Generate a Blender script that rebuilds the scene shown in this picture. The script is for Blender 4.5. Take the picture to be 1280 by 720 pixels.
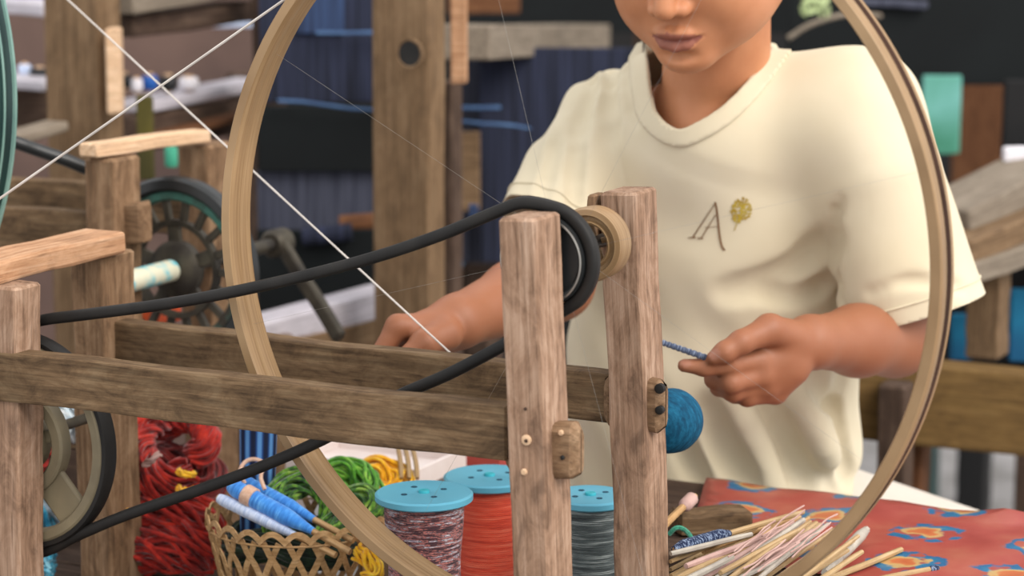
import bpy, bmesh, math, random
import numpy as np
from mathutils import Vector, Matrix
from mathutils.bvhtree import BVHTree

for o in list(bpy.data.objects):
    bpy.data.objects.remove(o, do_unlink=True)
SC = bpy.context.scene
COL = SC.collection
random.seed(7)
RNG = np.random.RandomState(11)

# ------------------------------------------------------------------ camera
F = 3000.0                     # focal length in pixels of the 1280x720 frame
CAM_H = 1.21
PITCH = math.radians(10)
cam = bpy.data.cameras.new('camera')
cam.sensor_width = 36.0
cam.lens = F / 1280 * 36
cam.clip_start = 0.05
cam.dof.use_dof = True
cam.dof.focus_distance = 2.0
cam.dof.aperture_fstop = 5.2
camo = bpy.data.objects.new('camera', cam)
camo.location = (0, 0, CAM_H)
camo.rotation_euler = (math.pi / 2 - PITCH, 0, 0)
COL.objects.link(camo)
SC.camera = camo

# ------------------------------------------------------------------ daylight
world = bpy.data.worlds.new('daylight'); SC.world = world
world.use_nodes = True
bg = world.node_tree.nodes['Background']
bg.inputs[0].default_value = (0.97, 0.98, 1.0, 1)
bg.inputs[1].default_value = 1.42
sun = bpy.data.lights.new('soft_sun', 'SUN')
sun.energy = 3.5
sun.angle = math.radians(40)
sun.color = (1.0, 0.94, 0.88)
suno = bpy.data.objects.new('soft_sun', sun)
sd = Vector((0.56, -0.52, 0.66)).normalized()     # towards the sun
suno.rotation_euler = sd.to_track_quat('Z', 'Y').to_euler()
suno.location = (2, -1, 4)
COL.objects.link(suno)
SC.view_settings.view_transform = 'Standard'
SC.view_settings.look = 'None'
SC.view_settings.exposure = 0.0
SC.view_settings.gamma = 1.0
SC.view_settings.use_curve_mapping = False

# ------------------------------------------------------------------ geometry of the view
LOC = np.array([0, 0, CAM_H])
CR = np.array([1.0, 0, 0])
CF = np.array([0, math.cos(PITCH), -math.sin(PITCH)])
CU = np.array([0, math.sin(PITCH), math.cos(PITCH)])
ZUP = np.array([0, 0, 1.0])
def ray(px, py): return (px - 640) / F * CR - (py - 360) / F * CU + CF
def P(px, py, Z): return LOC + Z * ray(px, py)
def PZ(px, py, z):
    d = ray(px, py); return LOC + d * ((z - CAM_H) / d[2])
AX = P(693, 320, 1.872)                       # centre of the big wheel
_a = math.radians(26.9)
NN = np.array([-math.sin(_a), -math.cos(_a), 0])   # axle direction, towards the viewer
RR = np.array([math.cos(_a), -math.sin(_a), 0])    # rail direction, to the right
def PT(px, py, t):
    d = ray(px, py); return LOC + d * (((AX - LOC) @ NN + t) / (d @ NN))
def rt(X): return np.array([(X - AX) @ RR, (X - AX) @ NN, X[2]])
def W(r, t, z): return np.array([AX[0], AX[1], 0]) + RR * r + NN * t + ZUP * z

# ------------------------------------------------------------------ materials
def lin(c):
    out = []
    for v in c[:3]:
        v = v / 255.0
        out.append(v / 12.92 if v <= 0.04045 else ((v + 0.055) / 1.055) ** 2.4)
    return (*out, 1.0)
MATS = {}
def newmat(name, rough=0.6, metal=0.0, spec=0.3):
    m = bpy.data.materials.new(name); m.use_nodes = True
    b = m.node_tree.nodes['Principled BSDF']
    b.inputs['Roughness'].default_value = rough
    b.inputs['Metallic'].default_value = metal
    b.inputs['Specular IOR Level'].default_value = spec
    MATS[name] = m
    return m, m.node_tree.nodes, m.node_tree.links, b
def ramp(nodes, stops):
    r = nodes.new('ShaderNodeValToRGB')
    e = r.color_ramp.elements
    while len(e) < len(stops): e.new(0.5)
    for k, (p, c) in enumerate(stops):
        e[k].position = p; e[k].color = lin(c)
    return r
def coords(nodes, links, scale=(1, 1, 1), src='Object'):
    tc = nodes.new('ShaderNodeTexCoord'); mp = nodes.new('ShaderNodeMapping')
    mp.inputs['Scale'].default_value = scale
    links.new(tc.outputs[src], mp.inputs['Vector'])
    return mp.outputs['Vector']
def noise(nodes, links, vec, scale, detail=4, rough=0.55, dist=0.0):
    n = nodes.new('ShaderNodeTexNoise')
    n.inputs['Scale'].default_value = scale; n.inputs['Detail'].default_value = detail
    n.inputs['Roughness'].default_value = rough; n.inputs['Distortion'].default_value = dist
    links.new(vec, n.inputs['Vector'])
    return n.outputs['Fac']
def mixc(nodes, links, fac, a, b, mode='MIX'):
    m = nodes.new('ShaderNodeMix'); m.data_type = 'RGBA'; m.blend_type = mode
    for sock, v in ((m.inputs[0], fac), (m.inputs[6], a), (m.inputs[7], b)):
        if hasattr(v, 'links') or hasattr(v, 'is_output'): links.new(v, sock)
        else: sock.default_value = v
    return m.outputs[2]
def bump(nodes, links, b, h, strength=0.3, dist=0.002):
    n = nodes.new('ShaderNodeBump')
    n.inputs['Strength'].default_value = strength; n.inputs['Distance'].default_value = dist
    links.new(h, n.inputs['Height']); links.new(n.outputs['Normal'], b.inputs['Normal'])
def wood(name, dark, mid, light, scale=1.0, rough=0.8, bstr=0.6, stain=0.5):
    """weathered hewn wood, grain along local x"""
    m, N, L, b = newmat(name, rough, 0, 0.2)
    g = noise(N, L, coords(N, L, (7 * scale, 230 * scale, 230 * scale)), 1.0, 6, 0.7, 0.35)
    r = ramp(N, [(0.26, dark), (0.50, mid), (0.74, light)])
    L.new(g, r.inputs[0])
    # broad weathering patches
    s = noise(N, L, coords(N, L, (24 * scale, 48 * scale, 48 * scale)), 1.0, 7, 0.72, 0.7)
    r2 = ramp(N, [(0.36, (112, 92, 76)), (0.50, (216, 204, 194)), (0.62, (255, 255, 255))])
    L.new(s, r2.inputs[0])
    c = mixc(N, L, stain, r.outputs[0], r2.outputs[0], 'MULTIPLY')
    # fine dark checks and pores
    k = noise(N, L, coords(N, L, (26, 420, 420)), 1.0, 3, 0.5)
    r3 = ramp(N, [(0.32, (84, 68, 58)), (0.42, (255, 255, 255))])
    L.new(k, r3.inputs[0])
    c = mixc(N, L, 0.35, c, r3.outputs[0], 'MULTIPLY')
    L.new(c, b.inputs['Base Color'])
    bump(N, L, b, noise(N, L, coords(N, L, (9, 150, 150)), 1.0, 2, 0.5, 0.4), bstr * 0.5, 0.0002)
    return m
def plain(name, c1, c2=None, rough=0.6, scale=20, metal=0, stretch=(1, 1, 1), spec=0.3, bstr=0.0, lo=0.35, hi=0.65, detail=4):
    m, N, L, b = newmat(name, rough, metal, spec)
    if c2 is None:
        c2 = tuple(max(0, x * 0.86) for x in c1)
    v = coords(N, L, stretch)
    n = noise(N, L, v, scale, detail)
    r = ramp(N, [(lo, c1), (hi, c2)])
    L.new(n, r.inputs[0]); L.new(r.outputs[0], b.inputs['Base Color'])
    if bstr: bump(N, L, b, n, bstr, 0.001)
    return m
def yarn(name, stops, scale=1.0, rough=0.85, stretch=(60, 60, 900), sheen=0.3, bstr=0.4):
    m, N, L, b = newmat(name, rough, 0, 0.2)
    v = coords(N, L, stretch)
    n = noise(N, L, v, scale, 3, 0.7)
    r = ramp(N, stops)
    L.new(n, r.inputs[0]); L.new(r.outputs[0], b.inputs['Base Color'])
    b.inputs['Sheen Weight'].default_value = sheen
    if bstr: bump(N, L, b, n, bstr, 0.0002)
    return m

wood('wood_old', (100, 79, 59), (136, 109, 83), (166, 138, 110), stain=0.6)
wood('wood_post', (112, 88, 70), (160, 131, 109), (190, 163, 142), 0.8, stain=0.65)
wood('wood_rail', (78, 63, 46), (108, 88, 65), (140, 116, 88), stain=0.65)
wood('wood_pale', (176, 140, 108), (212, 178, 144), (232, 206, 176), stain=0.25)
wood('wood_orange', (146, 102, 72), (186, 144, 110), (206, 172, 142), stain=0.35)
wood('wood_dark', (48, 38, 32), (78, 62, 52), (110, 92, 78))
wood('wood_red', (78, 50, 32), (106, 70, 45), (128, 90, 62))
wood('wood_back', (80, 63, 45), (118, 95, 70), (142, 118, 92), stain=0.4)
wood('wood_ochre', (78, 60, 32), (104, 80, 44), (120, 95, 58), stain=0.35)
wood('wood_grey', (102, 92, 80), (128, 117, 103), (150, 139, 124), stain=0.25)
wood('wood_white', (150, 145, 152), (182, 177, 184), (202, 198, 204), stain=0.15)
wood('bamboo', (134, 106, 68), (170, 142, 102), (192, 168, 134), 1.4, 0.55, 0.2, 0.2)
wood('bamboo_tan', (140, 106, 66), (186, 148, 102), (210, 178, 134), 1.4, 0.55, 0.2, 0.3)
plain('rubber', (26, 25, 24), (36, 34, 32), 0.55, 30, spec=0.25)
plain('rubber_gloss', (26, 27, 28), (40, 42, 42), 0.35, 12, spec=0.4)
plain('steel', (176, 172, 164), (142, 138, 132), 0.35, 40, 0.8)
plain('steel_dark', (84, 78, 66), (52, 48, 44), 0.5, 30, 0.4, bstr=0.2)
plain('iron_teal', (70, 116, 104), (62, 56, 48), 0.6, 26, 0.2, lo=0.4, hi=0.6)
plain('pipe_paint', (206, 204, 180), (110, 186, 196), 0.5, 22, lo=0.48, hi=0.56)
plain('orange_paint', (226, 92, 40), (196, 72, 32), 0.6, 10)
plain('wheel_plastic', (136, 124, 98), (110, 100, 80), 0.5, 14)
plain('reel_blue', (100, 174, 196), (88, 162, 188), 0.45, 8, spec=0.4)
plain('reel_hole', (40, 84, 104), (30, 66, 86), 0.6)
plain('reel_hub', (60, 178, 190), (56, 164, 180), 0.45)
plain('navy_cloth', (46, 51, 72), (22, 25, 36), 0.9, 5, stretch=(34, 0.8, 1))
plain('black_cloth', (20, 24, 25), (16, 19, 20), 0.95, 6)
plain('grey_warp', (80, 82, 96), (46, 49, 62), 0.9, 5, stretch=(34, 0.8, 1))
plain('blue_warp', (56, 76, 112), (32, 40, 62), 0.9, 5, stretch=(34, 0.8, 1))
plain('white_thread', (206, 198, 190), (186, 178, 170), 0.7, 20)
plain('cord_blue', (78, 108, 146), (60, 84, 120), 0.8, 30)
plain('white_cloth', (226, 222, 226), (206, 202, 208), 0.85, 9)
plain('teal_cloth', (112, 174, 164), (66, 132, 106), 0.85, 7, stretch=(1, 1, 2.0))
plain('cyan_cloth', (24, 108, 142), (16, 78, 114), 0.85, 8)
plain('blue_plastic', (36, 92, 170), (28, 70, 140), 0.4, 6)
plain('brick_wall', (100, 80, 72), (78, 62, 57), 0.9, 4, bstr=0.2)
plain('dark_wall', (34, 33, 33), (22, 23, 24), 0.95, 3, bstr=0.2)
plain('floor_concrete', (150, 148, 148), (112, 110, 108), 0.9, 5, bstr=0.3, detail=8)
plain('tray_white', (236, 226, 222), (222, 208, 202), 0.4, 12)
plain('red_plastic', (186, 84, 74), (166, 70, 62), 0.5, 9)
plain('dark_iron', (50, 50, 52), (36, 36, 38), 0.5, 20, 0.4)
plain('gold_print', (176, 152, 52), (150, 120, 40), 0.6, 90)
plain('brown_print', (120, 84, 52), (104, 70, 42), 0.7, 90)
plain('leaf', (196, 206, 160), (150, 168, 110), 0.7, 9)

# ------------------------------------------------------------------ object helpers
def tag(o, label, cat, group=None):
    o['label'] = label; o['category'] = cat
    if group: o['group'] = group
    return o
def thing(name, loc, label, cat, group=None):
    o = bpy.data.objects.new(name, None)
    o.empty_display_size = 0.05
    o.location = Vector(loc); COL.objects.link(o)
    tag(o, label, cat, group)
    return o
def put(o, parent):
    COL.objects.link(o)
    if parent is not None:
        o.parent = parent
        pm = Matrix.Identity(4); q = parent
        chain = []
        while q is not None: chain.append(q); q = q.parent
        for q in reversed(chain):
            pm = pm @ q.matrix_parent_inverse @ q.matrix_basis
        o.matrix_parent_inverse = pm.inverted()
    return o
def mesh_obj(name, verts, faces, mat, parent=None, smooth=True, mtx=None, angle=None):
    me = bpy.data.meshes.new(name)
    me.from_pydata([tuple(map(float, v)) for v in verts], [], [tuple(int(i) for i in f) for f in faces])
    me.materials.append(MATS[mat] if isinstance(mat, str) else mat)
    if smooth:
        me.polygons.foreach_set('use_smooth', [True] * len(me.polygons))
        if angle: me.set_sharp_from_angle(angle=math.radians(angle))
    me.update()
    o = bpy.data.objects.new(name, me)
    if mtx is not None: o.matrix_basis = mtx
    return put(o, parent)
def frame_mtx(X, Y, Z, loc):
    return Matrix(((X[0], Y[0], Z[0], loc[0]), (X[1], Y[1], Z[1], loc[1]), (X[2], Y[2], Z[2], loc[2]), (0, 0, 0, 1)))
def unit(v):
    v = np.asarray(v, float); return v / np.linalg.norm(v)
def rrect(w, h, b):
    """rounded rectangle section, counter-clockwise"""
    pts = []
    for sx, sy, a0 in ((1, 1, 0), (-1, 1, 90), (-1, -1, 180), (1, -1, 270)):
        for a in (0, 45, 90):
            an = math.radians(a0 + a)
            pts.append((sx * (w / 2 - b) + b * math.cos(an), sy * (h / 2 - b) + b * math.sin(an)))
    return pts
def board(name, p0, p1, w, h, wdir, mat, parent=None, bev=0.003, n=10, jit=0.0007, scale_end=1.0):
    """wooden member from p0 to p1; w across wdir, h across the third axis; grain along x"""
    p0 = np.asarray(p0, float); p1 = np.asarray(p1, float)
    L = np.linalg.norm(p1 - p0); X = (p1 - p0) / L
    Y = np.asarray(wdir, float); Y = unit(Y - X * (Y @ X)); Z = np.cross(X, Y)
    sec = rrect(w, h, bev); m = len(sec)
    st = [0, bev] + list(np.linspace(bev, L - bev, n)[1:-1]) + [L - bev, L]
    V = []; Fc = []
    ph = RNG.rand(4) * 6
    for i, s in enumerate(st):
        k = 1.0 + (scale_end - 1.0) * s / L
        e = bev * 0.8 if i in (0, len(st) - 1) else 0
        wob = jit * (math.sin(9 * s / max(L, .05) + ph[0]) + math.sin(23 * s / max(L, .05) + ph[1]))
        wob2 = jit * (math.sin(11 * s / max(L, .05) + ph[2]) + math.sin(19 * s / max(L, .05) + ph[3]))
        for (a, c) in sec:
            a2 = a * k - math.copysign(e, a) + wob + RNG.randn() * jit * 0.4
            c2 = c * k - math.copysign(e, c) + wob2 + RNG.randn() * jit * 0.4
            V.append((s, a2, c2))
    for i in range(len(st) - 1):
        for j in range(m):
            a = i * m + j; b = i * m + (j + 1) % m
            Fc.append((a, a + m, b + m, b))
    Fc.append(tuple(range(m))); q = (len(st) - 1) * m
    Fc.append(tuple(q + j for j in reversed(range(m))))
    return mesh_obj(name, V, [f[::-1] for f in Fc], mat, parent, True, frame_mtx(X, Y, Z, p0), 14)
def basis_for(d):
    d = unit(d); a = ZUP if abs(d[2]) < 0.9 else CR
    u = unit(np.cross(a, d)); return u, np.cross(d, u)
def resample(pts, n):
    pts = np.asarray(pts, float)
    d = np.r_[0, np.cumsum(np.linalg.norm(np.diff(pts, axis=0), axis=1))]
    s = np.linspace(0, d[-1], n)
    return np.c_[[np.interp(s, d, pts[:, k]) for k in range(3)]].T
def spline(pts, n=40, closed=False):
    """Catmull-Rom through the points"""
    p = np.asarray(pts, float)
    q = np.vstack([p[-1], p, p[0], p[1]]) if closed else np.vstack([2 * p[0] - p[1], p, 2 * p[-1] - p[-2]])
    segs = len(q) - 3; per = max(2, n // segs); out = []
    for i in range(segs):
        a, b, c, d = q[i:i + 4]
        for t in np.linspace(0, 1, per, endpoint=False):
            out.append(0.5 * ((2 * b) + (c - a) * t + (2 * a - 5 * b + 4 * c - d) * t * t + (3 * b - a - 3 * c + d) * t ** 3))
    if not closed: out.append(p[-1])
    return np.array(out)
def tube_geo(path, rad, sides=8, closed=False, caps=True, flat=None):
    path = np.asarray(path, float); n = len(path)
    rad = np.full(n, rad) if np.isscalar(rad) else np.asarray(rad, float)
    if closed: T = np.roll(path, -1, 0) - np.roll(path, 1, 0)
    else:
        T = np.gradient(path, axis=0)
    T /= np.linalg.norm(T, axis=1)[:, None] + 1e-12
    u, v = basis_for(T[0]); V = []; Fc = []
    for i in range(n):
        u = u - T[i] * (u @ T[i]); u /= np.linalg.norm(u); v = np.cross(T[i], u)
        for j in range(sides):
            a = 2 * math.pi * j / sides
            V.append(path[i] + rad[i] * (math.cos(a) * u + math.sin(a) * v))
    m = n if closed else n - 1
    for i in range(m):
        for j in range(sides):
            a = i * sides + j; b = i * sides + (j + 1) % sides
            c = ((i + 1) % n) * sides + (j + 1) % sides; d = ((i + 1) % n) * sides + j
            Fc.append((a, b, c, d))
    if caps and not closed:
        Fc.append(tuple(reversed(range(sides)))); Fc.append(tuple((n - 1) * sides + j for j in range(sides)))
    return V, Fc
def tube(name, path, rad, mat, parent=None, sides=8, closed=False, mtx=None):
    V, Fc = tube_geo(path, rad, sides, closed)
    return mesh_obj(name, V, Fc, mat, parent, True, mtx, 50)
def multi_tube(name, paths, rad, mat, parent=None, sides=5):
    V = []; Fc = []
    for k, p in enumerate(paths):
        r = rad[k] if isinstance(rad, (list, tuple)) else rad
        v, f = tube_geo(p, r, sides); o = len(V)
        V += v; Fc += [tuple(i + o for i in g) for g in f]
    return mesh_obj(name, V, Fc, mat, parent, True, None, 60)
def lathe(name, prof, C, axis, mat, parent=None, n=64, closed=True, angle=35, uref=None):
    """revolve profile [(radius, axial)] about axis through C; closed profile loops on itself"""
    C = np.asarray(C, float); ax = unit(axis)
    u, v = basis_for(ax)
    m = len(prof); V = []; Fc = []
    for i in range(n):
        a = 2 * math.pi * i / n
        for (r, x) in prof: V.append((r * math.cos(a), r * math.sin(a), x))
    for i in range(n):
        for j in range(m if closed else m - 1):
            a = i * m + j; b = i * m + (j + 1) % m
            c = ((i + 1) % n) * m + (j + 1) % m; d = ((i + 1) % n) * m + j
            Fc.append((a, d, c, b))
    return mesh_obj(name, V, Fc, mat, parent, True, frame_mtx(u, v, ax, C), angle)
def prism(name, poly, thick, O, X, Y, mat, parent=None, smooth=False):
    """polygon in the X,Y plane at O, extruded by thick along X x Y"""
    X = unit(X); Y = np.asarray(Y, float); Y = unit(Y - X * (X @ Y)); Z = np.cross(X, Y)
    n = len(poly)
    V = [(a, b, 0) for a, b in poly] + [(a, b, thick) for a, b in poly]
    Fc = [tuple(reversed(range(n))), tuple(range(n, 2 * n))]
    for i in range(n): Fc.append((i, (i + 1) % n, n + (i + 1) % n, n + i))
    return mesh_obj(name, V, Fc, mat, parent, smooth, frame_mtx(X, Y, Z, O))
def strands(path, n, R, rs, twist=1.0, jitter=0.25, npts=40, flat=1.0):
    """paths of n strands running together along a centre path"""
    c = resample(path, npts); T = np.gradient(c, axis=0); T /= np.linalg.norm(T, axis=1)[:, None]
    u, v = basis_for(T[0]); U = []; Vv = []
    for i in range(npts):
        u = u - T[i] * (u @ T[i]); u /= np.linalg.norm(u); v = np.cross(T[i], u); U.append(u.copy()); Vv.append(v)
    U = np.array(U); Vv = np.array(Vv); out = []
    s = np.linspace(0, 1, npts)
    Rp = R if not np.isscalar(R) else np.full(npts, R)
    for k in range(n):
        rho = math.sqrt((k + 0.5) / n); ph = k * 2.399963
        wob = jitter * np.sin(2 * math.pi * s * RNG.uniform(1, 3) + RNG.rand() * 6)
        a = ph + 2 * math.pi * twist * s + wob
        rr = Rp * (rho + 0.10 * np.sin(2 * math.pi * s * RNG.uniform(1, 3) + RNG.rand() * 6))
        out.append(c + (rr * np.cos(a))[:, None] * U + (rr * flat * np.sin(a))[:, None] * Vv)
    return out
# ================================================================== the setting
def struct(o):
    o['kind'] = 'structure'; return o
def slab(name, x0, x1, y0, y1, z0, z1, mat, parent=None):
    V = [(x, y, z) for z in (z0, z1) for x, y in ((x0, y0), (x1, y0), (x1, y1), (x0, y1))]
    Fc = [(3, 2, 1, 0), (4, 5, 6, 7), (0, 1, 5, 4), (1, 2, 6, 5), (2, 3, 7, 6), (3, 0, 4, 7)]
    return mesh_obj(name, V, Fc, mat, parent, False)
struct(slab('floor', -4, 4, -1.5, 6.2, -0.08, 0, 'floor_concrete'))
struct(slab('wall_back', -4, 4, 5.6, 5.75, 0, 2.6, 'dark_wall'))

# low table that carries the spinning machine, the reels and the basket
PLAT = 0.53
def W3(r, t, z): return W(r, t, z)
lt = thing('low_table', W(-.35, -.1, 0), 'low dark wooden table carrying the spinning machine, thread reels and basket', 'table')
for k in range(6):
    t0 = 0.20 - k * 0.085
    board('plank', W(-.70, t0, PLAT - .0125), W(0.12 if k < 3 else .055, t0, PLAT - .0125), .082, .025, NN, 'wood_dark', lt, .003, 6, .0004)
for r in (-.66, -.02):
    for t in (.18, -.20):
        board('leg', W(r, t, 0), W(r, t, PLAT - .025), .05, .05, NN, 'wood_dark', lt, .003, 4)
for t in (.18, -.20):
    board('apron', W(-.66, t, PLAT - .06), W(-.02, t, PLAT - .06), .02, .06, NN, 'wood_dark', lt, .003, 4)

# ================================================================== spinning machine
sm = thing('spinning_machine', W(-.25, -.04, PLAT), 'wooden spinning machine with a big tan rimmed wheel, black drive belt and weathered posts', 'spinning wheel')
def mpost(rtop, rbot, t, w, d, ztop, mat, par, zb=PLAT, **k):
    return board('post', W(rbot, t, zb + .0012), W(rtop, t, ztop), w, d, RR, mat, par, .0024, 12, .0006, **k)
fp = mpost(.0043, .0235, .0525, .031, .045, .949, 'wood_post', sm)
rp = mpost(.0065, .0275, -.1255, .032, .045, .947, 'wood_post', sm)
flp = mpost(-.496, -.504, .046, .036, .036, .856, 'wood_post', sm)
rlp = mpost(-.530, -.530, -.129, .036, .052, .856, 'wood_old', sm)
# worn pale chip on top of the rear left post and split cheek on the rear right post
board('cheek', W(-.0150, -.112, .905), W(-.0165, -.112, .944), .007, .020, RR, 'wood_old', sm, .0015, 5)
# rails with through tenons
fr = board('rail', W(-.62, .055, .7775), W(-.008, .055, .7790), .022, .043, NN, 'wood_rail', sm, .002, 24, .0005)
board('tenon', W(-.015, .050, .7690), W(.0475, .050, .7690), .020, .044, NN, 'wood_old', fr, .006, 5, .0004)
rr_ = board('rail', W(-.514, -.131, .7715), W(-.006, -.131, .7705), .022, .042, NN, 'wood_rail', sm, .002, 24, .0005)
board('tenon', W(-.010, -.120, .7700), W(.0445, -.120, .7700), .018, .045, NN, 'wood_old', rr_, .006, 5, .0004)
# peg and nail holes as dark discs for their inner shade; nail heads
def dot(px, py, t, r, mat, par, name, dep=.0012):
    c = PT(px, py, t)
    return lathe(name, [(0.0001, dep), (r * .7, dep), (r, dep * .5), (r, -.004), (0.0001, -.004)], c, NN, mat, par, 12, False)
dot(658, 550, .0755, .0042, 'wood_pale', fp, 'peg'); dot(658, 551, .0762, .0016, 'wood_dark', fp, 'peg_hole')
dot(657, 511, .0755, .0013, 'wood_dark', fp, 'nail_hole'); dot(655, 590, .0755, .0026, 'wood_pale', fp, 'nail_head')
dot(703, 572, .0605, .0018, 'rubber', fr, 'nail_hole'); dot(701, 541, .0605, .0022, 'wood_pale', fr, 'nail_head')
dot(824, 486, -.1105, .0042, 'rubber', rr_, 'peg_hole'); dot(824, 513, -.1105, .0036, 'rubber', rr_, 'peg_hole')
# cross bar on the two left posts
board('cross_bar', W(-.524, .30, .8665), W(-.5235, -.127, .8665), .048, .020, RR, 'wood_orange', sm, .003, 12, .0007)

# big wheel
R0 = .311
rim_prof = [(R0 - .0095, -.0015), (R0 - .0105, -.005), (R0 - .0105, -.011), (R0 - .0095, -.014), (R0 - .0105, -.018), (R0 - .0105, -.029), (R0 - .0095, -.0312),
            (R0 - .0015, -.032), (R0 - .0002, -.0305), (R0 - .0008, -.0265), (R0 - .0072, -.0250), (R0 - .0082, -.0205), (R0 - .0072, -.0165),
            (R0 - .0006, -.0145), (R0 + .0004, -.006), (R0 - .0002, -.0012), (R0 - .0012, 0), (R0 - .0085, 0)]
m, N_, L_, b_ = newmat('rim_wood', .42, 0, .35)
v_ = coords(N_, L_, (1, 1, 1)); n_ = noise(N_, L_, v_, 7, 5)
v2_ = coords(N_, L_, (8, 8, 500)); n2_ = noise(N_, L_, v2_, 1.0, 3)
r_ = ramp(N_, [(.3, (136, 110, 78)), (.7, (164, 134, 98))]); L_.new(n_, r_.inputs[0])
r2_ = ramp(N_, [(.35, (200, 186, 168)), (.6, (255, 255, 255))]); L_.new(n2_, r2_.inputs[0])
L_.new(mixc(N_, L_, .6, r_.outputs[0], r2_.outputs[0], 'MULTIPLY'), b_.inputs['Base Color'])
rim = lathe('wheel_rim', rim_prof, AX, NN, 'rim_wood', sm, 200)
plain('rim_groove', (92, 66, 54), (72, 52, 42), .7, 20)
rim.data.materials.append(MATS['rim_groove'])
for k, pg in enumerate(rim.data.polygons):          # darker brown faces in the channel of the rim
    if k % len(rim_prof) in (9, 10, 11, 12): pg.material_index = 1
NSP = 8
for k in range(NSP):
    a = 2 * math.pi * (k + .35) / NSP
    d = math.cos(a) * RR + math.sin(a) * ZUP
    off = -.030 if k % 2 else -.008
    tube('spoke', [AX + NN * off + d * .016, AX - NN * .016 + d * (R0 - .010)], .00008, 'steel', rim, 5)
lathe('wheel_hub', [(.006, -.004), (.012, -.004), (.018, -.006), (.018, -.010), (.012, -.012), (.012, -.027), (.018, -.029), (.018, -.033), (.006, -.035)], AX, NN, 'steel_dark', sm, 32)
tube('axle', [AX + NN * .070, AX - NN * .160], .0055, 'steel_dark', sm, 16)
lathe('hub_ring', [(.0165, -.062), (.0165, -.080), (.020, -.084), (.027, -.084), (.0300, -.080), (.0305, -.064), (.029, -.060), (.0245, -.059), (.0225, -.0635), (.020, -.0635), (.0185, -.060)], AX + ZUP * .0, NN, 'rim_wood', sm, 64)
for a in (20, 110, 200, 290):
    d = math.cos(math.radians(a)) * RR + math.sin(math.radians(a)) * ZUP
    tube('hub_ring_arm', [AX - NN * .078 + d * .004, AX - NN * .078 + d * .019], .0024, 'rim_wood', sm, 8)
# black drive pulley
PC = AX + NN * .016
pl = lathe('drive_pulley', [(.0055, .006), (.012, .0065), (.030, .004), (.0335, .0075), (.0355, .0085), (.0365, .006), (.0365, -.006), (.0345, -.008), (.0055, -.008)], PC, NN, 'rubber_gloss', sm, 72)
lathe('pulley_ring', [(.0322, .0072), (.0336, .0094), (.0350, .0090), (.0345, .0074)], PC, NN, 'steel', pl, 72)
lathe('pulley_ring', [(.0112, .0060), (.0118, .0076), (.0128, .0074), (.0128, .0060)], PC, NN, 'steel', pl, 48)
# driven wheel of the belt between the left posts
LC = W(-.514, .017, .7097)
lw = lathe('belt_wheel', [(.081, .006), (.083, .009), (.090, .009), (.0925, .007), (.0905, 0), (.0925, -.007), (.090, -.009), (.083, -.009), (.081, -.006)], LC, NN, 'wheel_plastic', sm, 96)
lathe('wheel_tyre', [(.0905, .005), (.0925, .0085), (.0960, .0085), (.0975, .006), (.0975, -.006), (.0960, -.0085), (.0925, -.0085), (.0905, -.005)], LC, NN, 'rubber', lw, 96)
lathe('wheel_ring', [(.037, .006), (.039, .008), (.047, .008), (.049, .006), (.049, -.006), (.037, -.006)], LC, NN, 'wheel_plastic', lw, 72)
lathe('wheel_ring', [(.017, .006), (.019, .009), (.026, .009), (.028, .006), (.028, -.006), (.017, -.006)], LC, NN, 'wheel_plastic', lw, 48)
lathe('wheel_hub', [(.004, .012), (.009, .012), (.010, .010), (.010, -.012), (.004, -.012)], LC, NN, 'wood_orange', lw, 32)
for a in (-48, 72, 192):
    d = math.cos(math.radians(a)) * RR + math.sin(math.radians(a)) * ZUP
    board('wheel_spoke', LC + d * .045, LC + d * .084, .034, .006, np.cross(d, NN), 'wheel_plastic', lw, .002, 3, 0)
for a in (12, 132, 252):
    d = math.cos(math.radians(a)) * RR + math.sin(math.radians(a)) * ZUP
    board('wheel_spoke', LC + d * .009, LC + d * .040, .012, .006, np.cross(d, NN), 'wheel_plastic', lw, .002, 3, 0)
tube('wheel_axle', [LC + NN * .04, LC - NN * .115], .005, 'steel_dark', sm, 12)
# belt: sagging loop in the plane of both pulleys
def rz(px, py): q = rt(PT(px, py, .017)); return (q[0], q[2])
BR, BL = .0415, .1020
up = [rz(*q) for q in ((60, 399), (100, 394), (200, 381), (285, 366), (380, 345), (470, 321), (550, 294), (620, 265), (655, 253))]
arcR = [(math.cos(math.radians(a)) * BR, AX[2] + math.sin(math.radians(a)) * BR) for a in (80, 60, 40, 20, 0, -20, -40, -58)]
lo = [rz(*q) for q in ((660, 414), (625, 434), (560, 468), (500, 494), (450, 523), (400, 551), (330, 582), (250, 612), (160, 643), (100, 668))]
arcL = [(-.514 + math.cos(math.radians(a)) * BL, .7097 + math.sin(math.radians(a)) * BL) for a in (-80, -100, -125, -150, -180, -210, -235, -255, -268)]
loop = [W(r, .017, z) for r, z in up + arcR + lo + arcL]
path = spline(loop, 260, True)
def sweep_flat(name, path, w, h, axis, mat, parent):
    sec = rrect(w, h, min(w, h) * .32); n = len(path); m = len(sec); V = []; Fc = []
    T = np.roll(path, -1, 0) - np.roll(path, 1, 0)
    for i in range(n):
        B = unit(np.cross(T[i], axis))
        for a, c in sec: V.append(path[i] + axis * a + B * c)
    for i in range(n):
        for j in range(m):
            a = i * m + j; b = i * m + (j + 1) % m; c = ((i + 1) % n) * m + (j + 1) % m; d = ((i + 1) % n) * m + j
            Fc.append((a, b, c, d))
    return mesh_obj(name, V, [f[::-1] for f in Fc], mat, parent, True, None, 50)
sweep_flat('drive_belt', path, .011, .0098, NN, 'rubber', sm)

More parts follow.
